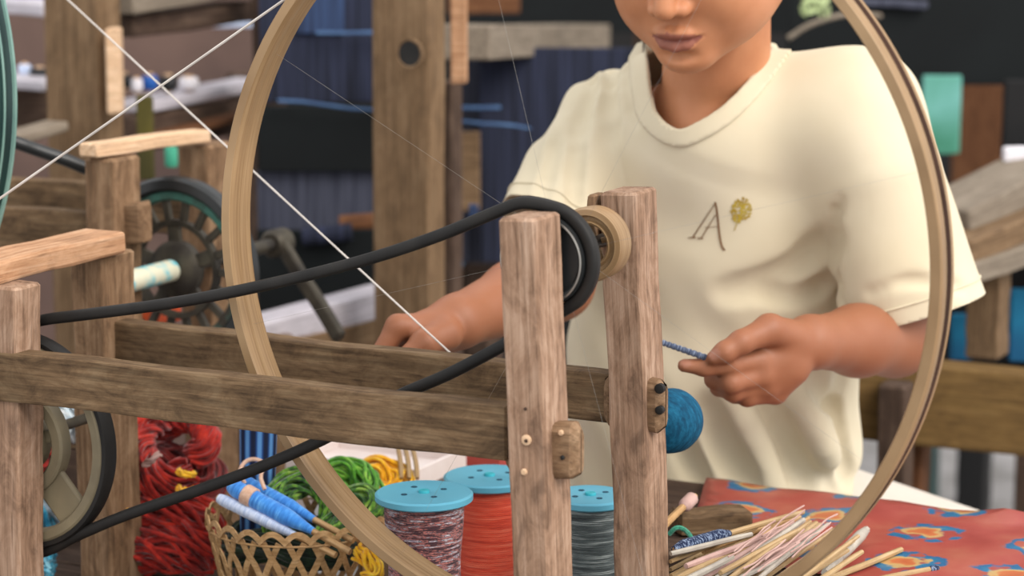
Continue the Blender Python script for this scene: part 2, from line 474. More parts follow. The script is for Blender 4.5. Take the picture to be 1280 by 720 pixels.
# ================================================================== second machine behind
s2 = thing('crank_machine', W(-.75, -.38, 0), 'second wooden spinning frame with an old chainring, crank and teal bicycle rim, behind the first', 'spinning wheel')
r2 = -.629
def post2(r, t, w, d, zt, mat='wood_old'): return board('post', W(r, t, 0), W(r, t, zt), w, d, RR, mat, s2, .0035, 8, .0006)
post2(r2 - .018, -.283 - .024, .036, .048, .920)
post2(r2 - .020, -.453 - .025, .040, .050, .916)
board('cross_stick', W(r2 - .020, -.270, .9295), W(r2 - .012, -.462, .9265), .024, .014, RR, 'wood_pale', s2, .002, 5)
def z_at(px, py, t): return PT(px, py, t)[2]
zr = z_at(60, 262, -.30)
ra = board('rail', W(r2 - .52, -.305, zr - .024), W(r2 - .02, -.305, zr - .024), .022, .048, NN, 'wood_rail', s2, .002, 8)
board('tenon', W(r2 - .02, -.312, .853), W(r2 + .020, -.312, .853), .022, .042, NN, 'wood_old', ra, .003, 4)
zr2 = z_at(60, 226, -.47)
board('rail', W(r2 - .62, -.478, zr2 - .024), W(r2 - .02, -.478, zr2 - .024), .022, .048, NN, 'wood_rail', s2, .002, 8)
# far posts of that frame, outside the view
post2(r2 - .52, -.307, .036, .048, .90); post2(r2 - .60, -.478, .036, .048, .90)
CC = PT(222, 336, -.375)
tube('axle', [CC + NN * .112, CC + NN * .012], .0115, 'pipe_paint', s2, 20)
tube('axle_bar', [CC + NN * .02, CC - NN * .205], .0075, 'steel_dark', s2, 16)
cr_ = lathe('chainring', [(.072, .004), (.074, .006), (.081, .006), (.083, .004), (.083, -.004), (.072, -.004)], CC, NN, 'iron_teal', s2, 72)
lathe('chainring_hub', [(.010, .010), (.024, .009), (.030, .005), (.030, -.005), (.010, -.006)], CC, NN, 'steel_dark', cr_, 40)
lathe('chainring_band', [(.046, .004), (.052, .005), (.052, -.004), (.046, -.004)], CC, NN, 'steel_dark', cr_, 56)
for k in range(18):
    a = 2 * math.pi * k / 18; d = math.cos(a) * RR + math.sin(a) * ZUP
    board('chainring_arm', CC + d * .050, CC + d * .074, .008, .006, np.cross(d, NN), 'steel_dark', cr_, .001, 3, 0)
for k in range(5):
    a = 2 * math.pi * (k + .3) / 5; d = math.cos(a) * RR + math.sin(a) * ZUP
    board('chainring_arm', CC + d * .026, CC + d * .048, .015, .006, np.cross(d, NN), 'steel_dark', cr_, .001, 3, 0)
lathe('ring_tyre', [(.082, .008), (.085, .011), (.094, .010), (.097, .006), (.097, -.006), (.094, -.010), (.085, -.011), (.082, -.008)], CC, NN, 'rubber_gloss', s2, 80)
CE = CC - NN * .195
ce2 = P(426, 424, 2.62)
crk = board('crank_arm', CE + NN * .004 + ZUP * .008, ce2, .017, .012, RR, 'steel_dark', s2, .004, 6, .0003)
lathe('crank_boss', [(.0005, .016), (.012, .016), (.016, .012), (.016, -.010), (.012, -.013), (.0005, -.013)], CE, NN, 'steel_dark', crk, 32, False)
tube('black_hose', spline([P(-10, 168, 2.45), P(20, 178, 2.45), P(45, 187, 2.46), P(80, 199, 2.47), P(112, 212, 2.48), P(150, 224, 2.49)], 24), .0068, 'rubber_gloss', s2, 10)
slab_c = CC + NN * .055
board('brake_block', PT(178, 400, -.40), PT(212, 392, -.40), .02, .05, ZUP, 'orange_paint', s2, .004, 3)

# teal bicycle rim at the far left
TC = P(-352, 95, 2.36)
plain('teal_rim', (22, 52, 48), (16, 40, 40), .3, 10, spec=.5)
plain('mint_rim', (128, 160, 148), (100, 134, 126), .3, 10, spec=.5)
RT = .345
tw = lathe('big_wheel', [(RT - .016, 0), (RT - .016, -.028), (RT - .002, -.030), (RT, -.028), (RT - .004, -.020), (RT - .004, -.010), (RT, -.002), (RT - .002, 0)], TC, NN, 'teal_rim', s2, 160)
lathe('rim_stripe', [(RT - .003, -.0235), (RT + .0004, -.0245), (RT + .0004, -.0275), (RT - .003, -.0285)], TC, NN, 'mint_rim', tw, 160)
lathe('rim_stripe', [(RT - .006, -.0125), (RT - .0032, -.0125), (RT - .0032, -.0155), (RT - .006, -.0155)], TC, NN, 'mint_rim', tw, 160)
lathe('rim_stripe', [(RT - .0155, .0002), (RT - .0155, .0020), (RT - .0095, .0020), (RT - .0095, .0002)], TC, NN, 'mint_rim', tw, 160)
lathe('rim_stripe', [(RT - .0055, .0002), (RT - .0055, .0018), (RT - .0018, .0016), (RT - .0018, .0002)], TC, NN, 'mint_rim', tw, 160)
tube('wheel_axle', [TC - NN * .07, TC + NN * .02], .006, 'steel_dark', s2, 10)
lathe('inner_band', [(RT - .0165, -.002), (RT - .030, -.006), (RT - .030, -.022), (RT - .0165, -.026)], TC, NN, 'mint_rim', tw, 160)
lathe('wheel_hub', [(.004, .01), (.02, .01), (.02, -.04), (.004, -.04)], TC, NN, 'steel', tw, 32)
for k in range(16):
    a = 2 * math.pi * (k + .2) / 16; d = math.cos(a) * RR + math.sin(a) * ZUP
    tube('spoke', [TC - NN * .015 + d * .018, TC - NN * .015 + d * (RT - .02)], .0007, 'steel', tw, 5)
board('wheel_post', TC - NN * .055 - ZUP * TC[2], TC - NN * .055 + ZUP * .03, .03, .04, RR, 'wood_old', s2, .003, 5)

# crossing yarns
def yarnline(px0, py0, Z0, px1, py1, Z1, r, label, ext=(0, 0), start=None):
    a, b = P(px0, py0, Z0), P(px1, py1, Z1)
    if start is not None: a = start
    d = b - a
    o = tube('yarn_thread', [a - d * ext[0], a + d * .33, a + d * .66, b + d * ext[1]], r, 'white_thread', None, 6)
    return tag(o, label, 'thread')
yarnline(85, 0, 2.36, 568, 446, 2.135, .00085, 'pale yarn slanting down to the weaver\'s right hand behind the rear rail', (.9, 0.0))
yarnline(355, 0, 2.10, 0, 248, 2.12, .00115, 'pale yarn rising past the teal wheel towards the top of the big wheel', (0, .35), PT(374, -13.3, -.020))
# ================================================================== cloth-covered work table, aligned with the machine
TT = 0.61
wt = thing('work_table', W(.25, -.35, 0), 'wooden work table under the red flowered cloth, in front of the weaver', 'table')
for k in range(3):
    t0 = -.266 - k * .083
    board('plank', W(-.105, t0, TT - .012), W(.72, t0, TT - .012), .081, .024, NN, 'wood_dark', wt, .003, 6, .0003)
for r in (-.07, .68):
    for t in (-.300, -.45):
        board('leg', W(r, t, 0), W(r, t, TT - .024), .04, .04, NN, 'wood_dark', wt, .003, 4)
board('stretcher', W(-.07, -.45, .2), W(.68, -.45, .2), .02, .05, NN, 'wood_dark', wt, .003, 4)

# red oilcloth with blue and yellow rosettes
m, N_, L_, b_ = newmat('oilcloth', .38, 0, .4)
co = coords(N_, L_, (1, 1, 1))
nz = noise(N_, L_, co, 14, 5)
base = ramp(N_, [(.3, (140, 54, 46)), (.5, (154, 68, 58)), (.72, (164, 92, 72))]); L_.new(nz, base.inputs[0])
vor = N_.new('ShaderNodeTexVoronoi'); vor.voronoi_dimensions = '2D'; vor.feature = 'F1'
vor.inputs['Scale'].default_value = 10.2; vor.inputs['Randomness'].default_value = .25
wv = noise(N_, L_, co, 45, 2)
off = N_.new('ShaderNodeVectorMath'); off.operation = 'MULTIPLY_ADD'
cmb = N_.new('ShaderNodeCombineXYZ'); L_.new(wv, cmb.inputs[0]); L_.new(wv, cmb.inputs[1])
L_.new(cmb.outputs[0], off.inputs[0]); off.inputs[1].default_value = (.028, .028, 0); L_.new(co, off.inputs[2])
L_.new(off.outputs[0], vor.inputs['Vector'])
ros = ramp(N_, [(0, (172, 88, 52)), (.12, (182, 104, 60)), (.15, (184, 146, 92)), (.185, (176, 150, 100)), (.205, (40, 108, 142)), (.31, (36, 88, 130)), (.345, (150, 100, 80))])
L_.new(vor.outputs['Distance'], ros.inputs[0])
msk = ramp(N_, [(.31, (255, 255, 255)), (.345, (0, 0, 0))]); L_.new(vor.outputs['Distance'], msk.inputs[0])
# petals break up the blue ring
pet = noise(N_, L_, co, 60, 1)
pm = ramp(N_, [(.41, (0, 0, 0)), (.49, (255, 255, 255))]); L_.new(pet, pm.inputs[0])
core = ramp(N_, [(.17, (255, 255, 255)), (.205, (0, 0, 0))]); L_.new(vor.outputs['Distance'], core.inputs[0])
pc = mixc(N_, L_, 1.0, pm.outputs[0], core.outputs[0], 'LIGHTEN')
mm = mixc(N_, L_, 1.0, msk.outputs[0], pc, 'MULTIPLY')
L_.new(mixc(N_, L_, mm, base.outputs[0], ros.outputs[0]), b_.inputs['Base Color'])
bump(N_, L_, b_, noise(N_, L_, co, 9, 3), .4, .004)
O = W(0, 0, TT)
def tp(px, py):
    q = PZ(px, py, TT + .001); return ((q - O) @ RR, (q - O) @ (-NN))
poly = [tp(872, 637), tp(945, 650), tp(985, 690), (.075, .224), (.73, .224), (.73, .478), (-.064, .478)]
def cloth_sheet():
    bm = bmesh.new()
    vs = [bm.verts.new((a, b, 0)) for a, b in poly]
    bm.faces.new(vs)
    bmesh.ops.triangulate(bm, faces=bm.faces[:])
    for _ in range(5):
        bmesh.ops.subdivide_edges(bm, edges=[e for e in bm.edges if e.calc_length() > .03], cuts=1, use_grid_fill=False)
        bmesh.ops.triangulate(bm, faces=bm.faces[:])
    for v in bm.verts:
        x, y = v.co.x, v.co.y
        v.co.z = .0022 + .0012 * math.sin(38 * x + 9 * y) * math.sin(21 * y + 5) + .0008 * math.sin(70 * x - 30 * y)
        v.co.z += .010 * math.exp(-((x - .245) / .02) ** 2 - ((y - .47) / .012) ** 2)
    me = bpy.data.meshes.new('red_tablecloth'); bm.to_mesh(me); bm.free()
    me.materials.append(MATS['oilcloth'])
    me.polygons.foreach_set('use_smooth', [True] * len(me.polygons))
    o = bpy.data.objects.new('red_tablecloth', me)
    o.matrix_basis = frame_mtx(RR, -NN, ZUP, O); COL.objects.link(o)
    md = o.modifiers.new('thick', 'SOLIDIFY'); md.thickness = .0012; md.offset = 1
    return o
tag(cloth_sheet(), 'red oilcloth with blue and yellow rosettes spread on the work table', 'tablecloth')
# raised strip along the table's dark left end
ld = tag(board('wooden_ledge', PZ(842, 668, TT) + ZUP * .011, PZ(934, 661, TT) + ZUP * .011, .030, .020, NN, 'wood_rail'
               , None, .003, 5), 'brown weathered wooden strip lying beside the pile of bamboo sticks', 'strip')

# bamboo sticks in a loose fan on the cloth
def stick(name, p0, p1, r, mat, label, group, wrap=None):
    d = p1 - p0; X = unit(d); Y, Z = basis_for(X); L = np.linalg.norm(d)
    o = thing(name, (p0 + p1) / 2 - ZUP * r, label, 'stick', group)
    n = 7
    path = [np.array([s * L, .0006 * math.sin(5 * s + r * 9000), 0]) for s in np.linspace(0, 1, n)]
    V, Fc = tube_geo(path, [r * .86, r, r * 1.04, r, r * .98, r, r * .85], 7)
    mesh_obj('shaft', V, Fc, mat, o, True, frame_mtx(X, Y, Z, p0), 50)
    if wrap:
        a, b, wr, wm = wrap
        q = [np.array([(a + (b - a) * s) * L, 0, 0]) for s in np.linspace(0, 1, 24)]
        rad = [r + (wr - r) * min(1, 6 * s, 6 * (1 - s)) * (1 + .06 * (i % 2)) for i, s in enumerate(np.linspace(0, 1, 24))]
        V, Fc = tube_geo(q, rad, 12)
        mesh_obj('yarn_winding', V, Fc, wm, o, True, frame_mtx(X, Y, Z, p0), 60)
    return o
def ontable(px, py, h): return PZ(px, py, TT + h)
fan = [  # (x0,y0,x1,y1) in picture pixels, lying just above the cloth, layered upwards
    (838, 712, 960, 652), (846, 722, 968, 656), (860, 725, 985, 648), (838, 702, 945, 660), (872, 726, 992, 655), (890, 728, 1004, 650),
    (905, 728, 1012, 652), (838, 720, 930, 672), (920, 726, 1020, 654), (880, 716, 978, 660), (934, 728, 1026, 656), (858, 708, 975, 664),
    (945, 726, 1034, 655), (900, 716, 996, 664), (870, 700, 990, 650), (955, 724, 1042, 662), (915, 712, 1010, 668), (838, 728, 925, 684),
    (965, 728, 1050, 668), (838, 692, 940, 668), (975, 722, 1062, 664), (930, 706, 1022, 660), (895, 702, 1000, 646), (880, 690, 980, 648),
    (985, 728, 1066, 676), (940, 716, 1000, 676), (850, 730, 915, 696), (995, 730, 1072, 670), (915, 722, 965, 690), (868, 728, 940, 690),
    (925, 696, 1010, 648), (1000, 724, 1060, 688), (950, 700, 1016, 664), (905, 732, 975, 700), (1010, 734, 1078, 690)]
cols = ['bamboo', 'bamboo', 'bamboo', 'bamboo_tan', 'stick_white', 'bamboo', 'stick_pink']
plain('stick_white', (182, 174, 160), (154, 146, 136), .6, 30)
plain('stick_pink', (192, 160, 150), (170, 136, 128), .6, 30)
slabel = {'bamboo': 'slender pale bamboo stick in the loose fan on the red cloth', 'bamboo_tan': 'slender tan brown bamboo stick in the loose fan on the red cloth',
          'stick_white': 'slender whitish stick in the loose fan on the red cloth', 'stick_pink': 'slender pinkish stick in the loose fan on the red cloth'}
for i, (x0, y0, x1, y1) in enumerate(fan):
    lay = i % 7
    h = .0062 + .0048 * lay
    mt = cols[(i * 5) % 7]
    p0, p1 = ontable(x0, y0, h), ontable(x1, y1, h + .002 * (i % 3))
    stick('bamboo_stick', p0, p1, .0021 + .0004 * (i % 3), mt, slabel[mt], 'bamboo sticks on the work table')
yarn('navy_speckle', [(.3, (16, 22, 40)), (.5, (30, 42, 72)), (.62, (140, 156, 180)), (.7, (20, 28, 48))], 1.0, stretch=(700, 300, 300), sheen=0)
yarn('green_yarn_m', [(.3, (24, 92, 76)), (.6, (60, 140, 112))], 1.0, stretch=(300, 300, 300))
stick('bamboo_stick', ontable(842, 687, .030), ontable(1004, 640, .030), .0026, 'bamboo', 'long bamboo stick half wound with navy and white yarn, on top of the fan', None, (.0, .42, .0062, 'navy_speckle'))
stick('bamboo_stick', ontable(1036, 724, .006), ontable(1127, 687, .006), .0030, 'bamboo', 'pale bamboo stick lying alone on the red cloth between fan and rosette', None)
stick('bamboo_stick', ontable(1095, 724, .0058), ontable(1173, 710, .0058), .0026, 'bamboo', 'pale bamboo stick with a dark tip lying nearly level on the red cloth', None, (.86, .99, .0029, 'navy_speckle'))
stick('bamboo_stick', ontable(1030, 716, .012), ontable(1083, 662, .016), .0040, 'stick_white', 'thick white yarn-wound stick poking out of the fan past the wheel rim', None, (.35, .95, .0052, 'stick_white'))
stick('bamboo_stick', ontable(816, 672, .020), ontable(868, 620, .036), .0034, 'bamboo_tan', 'brown stick with a pink yarn end leaning by the orange cloth corner', None, (.72, .98, .0062, 'stick_pink'))
tube_o = tube('yarn_scrap', spline([ontable(836, 668, .026), ontable(845, 660, .032), ontable(855, 662, .03), ontable(864, 672, .026), ontable(858, 678, .02)], 24), .0022, 'green_yarn_m', None, 7)
tag(tube_o, 'curl of green yarn on the dark table end', 'yarn')
# loose yarn fluff among the sticks
fl = []
for k in range(13):
    x, y = RNG.uniform(930, 1040), RNG.uniform(650, 708)
    q = [ontable(x + 26 * s + RNG.uniform(-2, 2), y - 19 * s + RNG.uniform(-2, 2), .036 + .004 * RNG.rand()) for s in np.linspace(-1, 1, 5)]
    fl.append(spline(q, 16))
fo = multi_tube('yarn_fluff', fl, .0008, 'stick_pink', None, 5); fo['kind'] = 'stuff'
tag(fo, 'loose pink and white yarn ends caught among the bamboo sticks', 'yarn')

# ================================================================== thread reels
yarn('thread_mixed', [(.32, (20, 20, 26)), (.42, (84, 40, 48)), (.47, (24, 24, 36)), (.52, (196, 120, 110)), (.57, (34, 36, 56)), (.62, (206, 196, 200)), (.68, (90, 70, 100)), (.76, (214, 150, 130))], 1.0, stretch=(55, 55, 420))
yarn('thread_orange', [(.30, (180, 50, 34)), (.5, (226, 84, 54)), (.66, (232, 122, 92)), (.78, (236, 160, 136))], 1.0, stretch=(20, 20, 480))
yarn('thread_grey', [(.30, (38, 46, 48)), (.5, (82, 92, 92)), (.64, (150, 158, 156)), (.75, (60, 72, 72))], 1.0, stretch=(24, 24, 460))
def reel(px, py, Z, rd, rbody, label, mat, zbase=PLAT):
    top = P(px, py, Z); h = top[2] - zbase
    o = thing('thread_reel', (top[0], top[1], zbase), label, 'spool', 'thread reels with blue discs')
    c = np.array([top[0], top[1], zbase])
    lathe('disc', [(.0005, h - .002), (.006, h), (rd - .002, h), (rd, h - .0015), (rd, h - .006), (rd - .002, h - .0075), (rbody * .6, h - .012), (.0005, h - .012)], c, ZUP, 'reel_blue', o, 64, False)
    lathe('disc', [(.0005, .007), (rd, .007), (rd, .001), (.0005, .001)], c, ZUP, 'reel_blue', o, 48, False)
    prof = []
    z = .007
    while z < h - .008:
        prof += [(rbody * (.97 + .05 * math.sin(z * 60)), z), (rbody * (.97 + .05 * math.sin(z * 60)) + .0011, z + .0009)]; z += .0018
    lathe('thread_winding', prof, c, ZUP, mat, o, 48, False, 80)
    lathe('hub', [(.0005, h + .002), (.0045, h + .002), (.005, h + .001), (.005, h - .004), (.0005, h - .004)], c, ZUP, 'reel_hub', o, 20, False)
    for k in range(4):
        a = k * math.pi / 2 + .5
        q = c + np.array([math.cos(a), math.sin(a), 0]) * rd * .45
        lathe('disc_hole', [(.0005, h + .0004), (.0028, h + .0004), (.0028, h - .002), (.0005, h - .002)], q, ZUP, 'reel_hole', o, 12, False)
    return o
reel(530, 615, 2.075, .0425, .033, 'blue topped reel wound with mixed black, pink and white thread', 'thread_mixed')
reel(612, 594, 2.205, .0425, .034, 'blue topped reel wound with orange red thread', 'thread_orange')
reel(738, 618, 2.105, .0345, .029, 'blue topped reel wound with dark grey green thread, between the two posts', 'thread_grey')

# ================================================================== woven basket and its contents
BC = P(372, 646, 2.215)                   # centre of the rim
BR_, BB_, BH_ = .083, .066, .105
bk = thing('woven_basket', (BC[0], BC[1], PLAT), 'open lattice basket of tan split bamboo with a scalloped rim', 'basket')
zt = BC[2]; BH_ = zt - PLAT
def bpt(a, s, off=0.0):
    r = BB_ + (BR_ - BB_) * s + off
    return np.array([BC[0] + r * math.cos(a), BC[1] + r * math.sin(a), PLAT + .002 + (BH_ - .004) * s])
def ribbon(name, pts, nrm, w, th, mat, parent):
    pts = np.asarray(pts); n = len(pts); T = np.gradient(pts, axis=0); V = []; Fc = []
    for i in range(n):
        t = unit(T[i]); nn = unit(nrm[i] - t * (nrm[i] @ t)); s = np.cross(t, nn)
        for a, b in ((-w / 2, -th / 2), (w / 2, -th / 2), (w / 2, th / 2), (-w / 2, th / 2)): V.append(pts[i] + s * a + nn * b)
    for i in range(n - 1):
        for j in range(4):
            a = i * 4 + j; b = i * 4 + (j + 1) % 4; Fc.append((a, b, b + 4, a + 4))
    Fc += [(3, 2, 1, 0), tuple((n - 1) * 4 + j for j in range(4))]
    return mesh_obj(name, V, Fc, mat, parent, True, None, 40)
NB = 23
for sgn in (1, -1):
    for k in range(NB):
        a0 = 2 * math.pi * k / NB
        aa = [a0 + sgn * .50 * s for s in np.linspace(0, 1, 8)]
        pts = [bpt(a, s, .0013 * sgn * (1 if i % 2 else -1) * .6) for i, (a, s) in enumerate(zip(aa, np.linspace(0, 1, 8)))]
        nr = [np.array([math.cos(a), math.sin(a), 0]) for a in aa]
        ribbon('strip', pts, nr, .0056, .0012, 'bamboo_tan', bk)
# scalloped edge: each strip folds over in a small arch
for k in range(NB):
    a0 = 2 * math.pi * (k + .0) / NB; a1 = a0 + 2 * math.pi / NB * 1.15
    q = []
    for s in np.linspace(0, 1, 9):
        a = a0 + (a1 - a0) * s
        q.append(bpt(a, 1.0, .001) + ZUP * (.0095 * math.sin(math.pi * s) - .001))
    ribbon('rim_arch', q, [np.array([math.cos(a0), math.sin(a0), 0.3])] * 9, .0052, .0014, 'bamboo_tan', bk)
tube('rim_band', [bpt(a, .965, .0012) for a in np.linspace(0, 2 * math.pi, 60, endpoint=False)], .0011, 'bamboo_tan', bk, 6, True)
lathe('bottom', [(.0005, .004), (BB_, .004), (BB_, .001), (.0005, .001)], (BC[0], BC[1], PLAT), ZUP, 'bamboo_tan', bk, 40, False)

# blue wound quills lying across the basket
yarn('quill_blue', [(.3, (38, 104, 190)), (.55, (70, 146, 224)), (.72, (120, 186, 240))], 1.0, stretch=(500, 60, 60))
yarn('quill_pale', [(.3, (150, 172, 210)), (.6, (206, 216, 236))], 1.0, stretch=(500, 60, 60))
yarn('quill_tie', [(.3, (196, 150, 124)), (.7, (222, 190, 166))], 1.0, stretch=(300, 300, 300))
def quill(x0, y0, x1, y1, Z0, Z1, split, mat, r, label, rs=.0032):
    p0, p1 = P(x0, y0, Z0), P(x1, y1, Z1); d = p1 - p0; X = unit(d); Y, Z = basis_for(X); L = np.linalg.norm(d)
    o = thing('wound_quill', p0, label, 'quill', 'quills in the basket')
    V, Fc = tube_geo([np.array([s * L, 0, 0]) for s in np.linspace(0, 1, 5)], rs, 8)
    mesh_obj('shaft', V, Fc, 'bamboo_tan', o, True, frame_mtx(X, Y, Z, p0), 50)
    ss = np.linspace(.01, split, 30)
    rad = [rs + (r - rs) * max(.05, min(1, (s / split) * 8 + .3, (split - s) / split * 3.2)) + .0002 * (i % 2) for i, s in enumerate(ss)]
    V, Fc = tube_geo([np.array([s * L, 0, 0]) for s in ss], rad, 14)
    mesh_obj('yarn_winding', V, Fc, mat, o, True, frame_mtx(X, Y, Z, p0), 60)
quill(272, 622, 420, 694, 2.19, 2.135, .66, 'quill_pale', .0055, 'pale lilac wound quill under the blue ones on the basket')
quill(286, 606, 438, 690, 2.19, 2.13, .70, 'quill_blue', .0080, 'thick bright blue wound quill with a yarn tie, on the basket rim')
quill(300, 600, 442, 676, 2.215, 2.15, .66, 'quill_blue', .0070, 'blue wound quill lying behind the tied one on the basket')
qa, qb = P(286, 606, 2.19), P(438, 690, 2.13); qx = unit(qb - qa); qu, qv = basis_for(qx)
def tie_ring(s_, r_): return [qa + (qb - qa) * s_ + r_ * (math.cos(a_) * qu + math.sin(a_) * qv) for a_ in np.linspace(0, 2 * math.pi, 20, endpoint=False)]
V, Fc = [], []
for k_ in range(7):
    v_, f_ = tube_geo(np.array(tie_ring(.145 + .010 * k_, .0084)), .0014, 6, True); o_ = len(V); V += v_; Fc += [tuple(i_ + o_ for i_ in g_) for g_ in f_]
tag(mesh_obj('yarn_tie', V, Fc, 'quill_tie', None), 'cream yarn tied round the thick blue quill', 'tie')
# rolled striped cloth standing in the basket
m, N_, L_, b_ = newmat('stripe_blue', .85)
co = coords(N_, L_, (1, 1, 1))
an = N_.new('ShaderNodeSeparateXYZ'); L_.new(co, an.inputs[0])
at_ = N_.new('ShaderNodeMath'); at_.operation = 'ARCTAN2'; L_.new(an.outputs[1], at_.inputs[0]); L_.new(an.outputs[0], at_.inputs[1])
ml = N_.new('ShaderNodeMath'); ml.operation = 'MULTIPLY'; L_.new(at_.outputs[0], ml.inputs[0]); ml.inputs[1].default_value = 9
sn = N_.new('ShaderNodeMath'); sn.operation = 'SINE'; L_.new(ml.outputs[0], sn.inputs[0])
mr = N_.new('ShaderNodeMapRange'); L_.new(sn.outputs[0], mr.inputs[0]); mr.inputs[1].default_value = -1; mr.inputs[2].default_value = 1
rs_ = ramp(N_, [(.2, (26, 34, 60)), (.6, (40, 78, 140)), (.9, (96, 150, 206))]); L_.new(mr.outputs[0], rs_.inputs[0])
L_.new(rs_.outputs[0], b_.inputs['Base Color'])
cl0 = P(322, 600, 2.245)
tag(lathe('rolled_cloth', [(.0005, .085), (.012, .086), (.0165, .083), (.0175, .05), (.0165, .0), (.0155, -.055), (.0005, -.055)], cl0, unit(ZUP + .04 * RR), 'stripe_blue', None, 40, False, 60),
    'roll of navy and blue striped cloth standing in the basket', 'cloth')
# cream cord looped over the cloth roll
tag(tube('cord_loop', spline([P(306, 604, 2.20), P(300, 590, 2.20), P(306, 578, 2.205), P(318, 574, 2.205), P(330, 580, 2.2), P(326, 596, 2.19), P(331, 612, 2.185)], 40), .0019, 'quill_tie', None, 8), 'cream cord loop hanging in front of the striped roll', 'cord')

# yarn hanks
yarn('yarn_green', [(.28, (22, 50, 24)), (.45, (52, 96, 34)), (.58, (106, 150, 46)), (.72, (176, 196, 96))], 1.0, stretch=(90, 90, 90))
yarn('yarn_dark_fill', [(.28, (16, 26, 20)), (.5, (26, 42, 28)), (.72, (44, 66, 40))], 1.0, stretch=(90, 90, 90))
yarn('yarn_lime', [(.28, (40, 96, 30)), (.5, (92, 160, 44)), (.7, (160, 204, 84))], 1.0, stretch=(90, 90, 90))
yarn('yarn_yellow', [(.3, (214, 140, 20)), (.5, (240, 182, 30)), (.7, (248, 208, 70))], 1.0, stretch=(70, 70, 70))
yarn('yarn_red', [(.28, (86, 14, 14)), (.45, (140, 26, 20)), (.6, (176, 40, 26)), (.78, (200, 64, 38))], 1.0, stretch=(70, 70, 70))
yarn('yarn_maroon', [(.28, (66, 16, 18)), (.5, (112, 26, 24)), (.75, (150, 44, 34))], 1.0, stretch=(70, 70, 70))
yarn('yarn_teal', [(.3, (20, 90, 120)), (.5, (40, 140, 170)), (.7, (150, 206, 220))], 1.0, stretch=(90, 90, 90))
yarn('yarn_blue', [(.3, (8, 52, 76)), (.5, (12, 72, 100)), (.7, (26, 96, 126))], 1.0, stretch=(90, 90, 300), sheen=0)
def hank(name, pts, n, R, rs, mat, label, cat='yarn', twist=.6, group=None, flat=1.0, parent=None, npts=44):
    p = strands(spline(pts, 60), n, R, rs, twist, .3, npts, flat)
    o = multi_tube(name, p, rs, mat, parent, 6)
    if parent is None: tag(o, label, cat, group)
    return o
# green yarn heaped in the basket
G = lambda x, y, Z: P(x, y, Z)
hank('yarn_hank', [G(352, 668, 2.19), G(345, 630, 2.21), G(362, 606, 2.225), G(392, 600, 2.23), G(414, 618, 2.225), G(420, 650, 2.21), G(406, 675, 2.19)], 36, .014, .0018, 'yarn_green', 'dark green yarn heaped in the basket behind the quills')
hank('yarn_hank', [G(430, 672, 2.22), G(462, 655, 2.22), G(470, 632, 2.23), G(452, 622, 2.24), G(428, 634, 2.235), G(436, 652, 2.21)], 34, .012, .0017, 'yarn_green', 'olive green yarn hank in the basket beside the mixed reel')
hank('yarn_hank', [G(404, 612, 2.27), G(420, 590, 2.275), G(446, 592, 2.275), G(462, 612, 2.265), G(452, 628, 2.255), G(424, 622, 2.26)], 40, .014, .0018, 'yarn_lime', 'bright green yarn hank lying on the white tray edge')
hank('yarn_hank', [G(452, 596, 2.31), G(472, 588, 2.32), G(494, 596, 2.32), G(502, 612, 2.31), G(486, 628, 2.30), G(466, 616, 2.30)], 36, .014, .0019, 'yarn_yellow', 'bright yellow yarn hank behind the mixed reel')
hank('yarn_hank', [G(448, 690, 2.16), G(462, 700, 2.15), G(470, 716, 2.15), G(458, 726, 2.15)], 14, .008, .0018, 'yarn_yellow', 'yellow yarn end poking out low beside the basket')
hank('yarn_hank', [G(368, 688, 2.20), G(378, 692, 2.185), G(388, 690, 2.19)], 10, .006, .0016, 'yarn_yellow', 'scrap of yellow yarn inside the lattice basket')
hank('yarn_hank', [G(290, 690, 2.22), G(330, 680, 2.20), G(380, 690, 2.18), G(430, 690, 2.20), G(440, 670, 2.24), G(380, 664, 2.27), G(310, 668, 2.27), G(300, 690, 2.24)], 44, .015, .0022, 'yarn_dark_fill', 'very dark green yarn added in the bottom of the basket to darken its inside')  # added dark strands, so the inside of the basket stays dark
# pile of red hanks left of the basket
hank('red_hank', [G(200, 512, 2.36), G(176, 532, 2.34), G(168, 566, 2.32), G(184, 598, 2.31), G(214, 606, 2.31), G(236, 596, 2.32)], 60, .020, .0022, 'yarn_red', 'scarlet yarn hank with a pink tie, uppermost of the red pile', 'yarn', .9)
hank('red_hank', [G(200, 540, 2.38), G(226, 524, 2.37), G(252, 530, 2.36), G(258, 556, 2.35), G(240, 574, 2.35)], 40, .013, .0022, 'yarn_red', 'looped scarlet yarn end bulging towards the basket', 'yarn', 1.2)
hank('red_hank', [G(150, 580, 2.40), G(200, 576, 2.39), G(250, 582, 2.38), G(262, 604, 2.37), G(232, 622, 2.36)], 40, .017, .0022, 'yarn_maroon', 'dark maroon yarn hank in the middle of the red pile', 'yarn', .8)
hank('red_hank', [G(140, 655, 2.34), G(180, 644, 2.315), G(220, 640, 2.31), G(250, 650, 2.32), G(258, 668, 2.33)], 60, .021, .0023, 'yarn_red', 'thick red yarn roll under the drive belt in the red pile', 'yarn', .5)
hank('red_hank', [G(140, 698, 2.34), G(170, 690, 2.31), G(205, 682, 2.30), G(240, 686, 2.30), G(264, 692, 2.31)], 70, .024, .0023, 'yarn_red', 'red yarn hank arching at the foot of the pile', 'yarn', .5)
hank('yarn_tie', [G(180, 582, 2.268), G(190, 574, 2.262), G(200, 567, 2.266)], 5, .003, .0014, 'stick_pink', 'pink tie knotted round the scarlet hank')
hank('yarn_tie', [G(222, 588, 2.275), G(232, 594, 2.268), G(244, 592, 2.272)], 6, .003, .0014, 'yarn_yellow', 'orange yellow tie on the middle of the red pile')
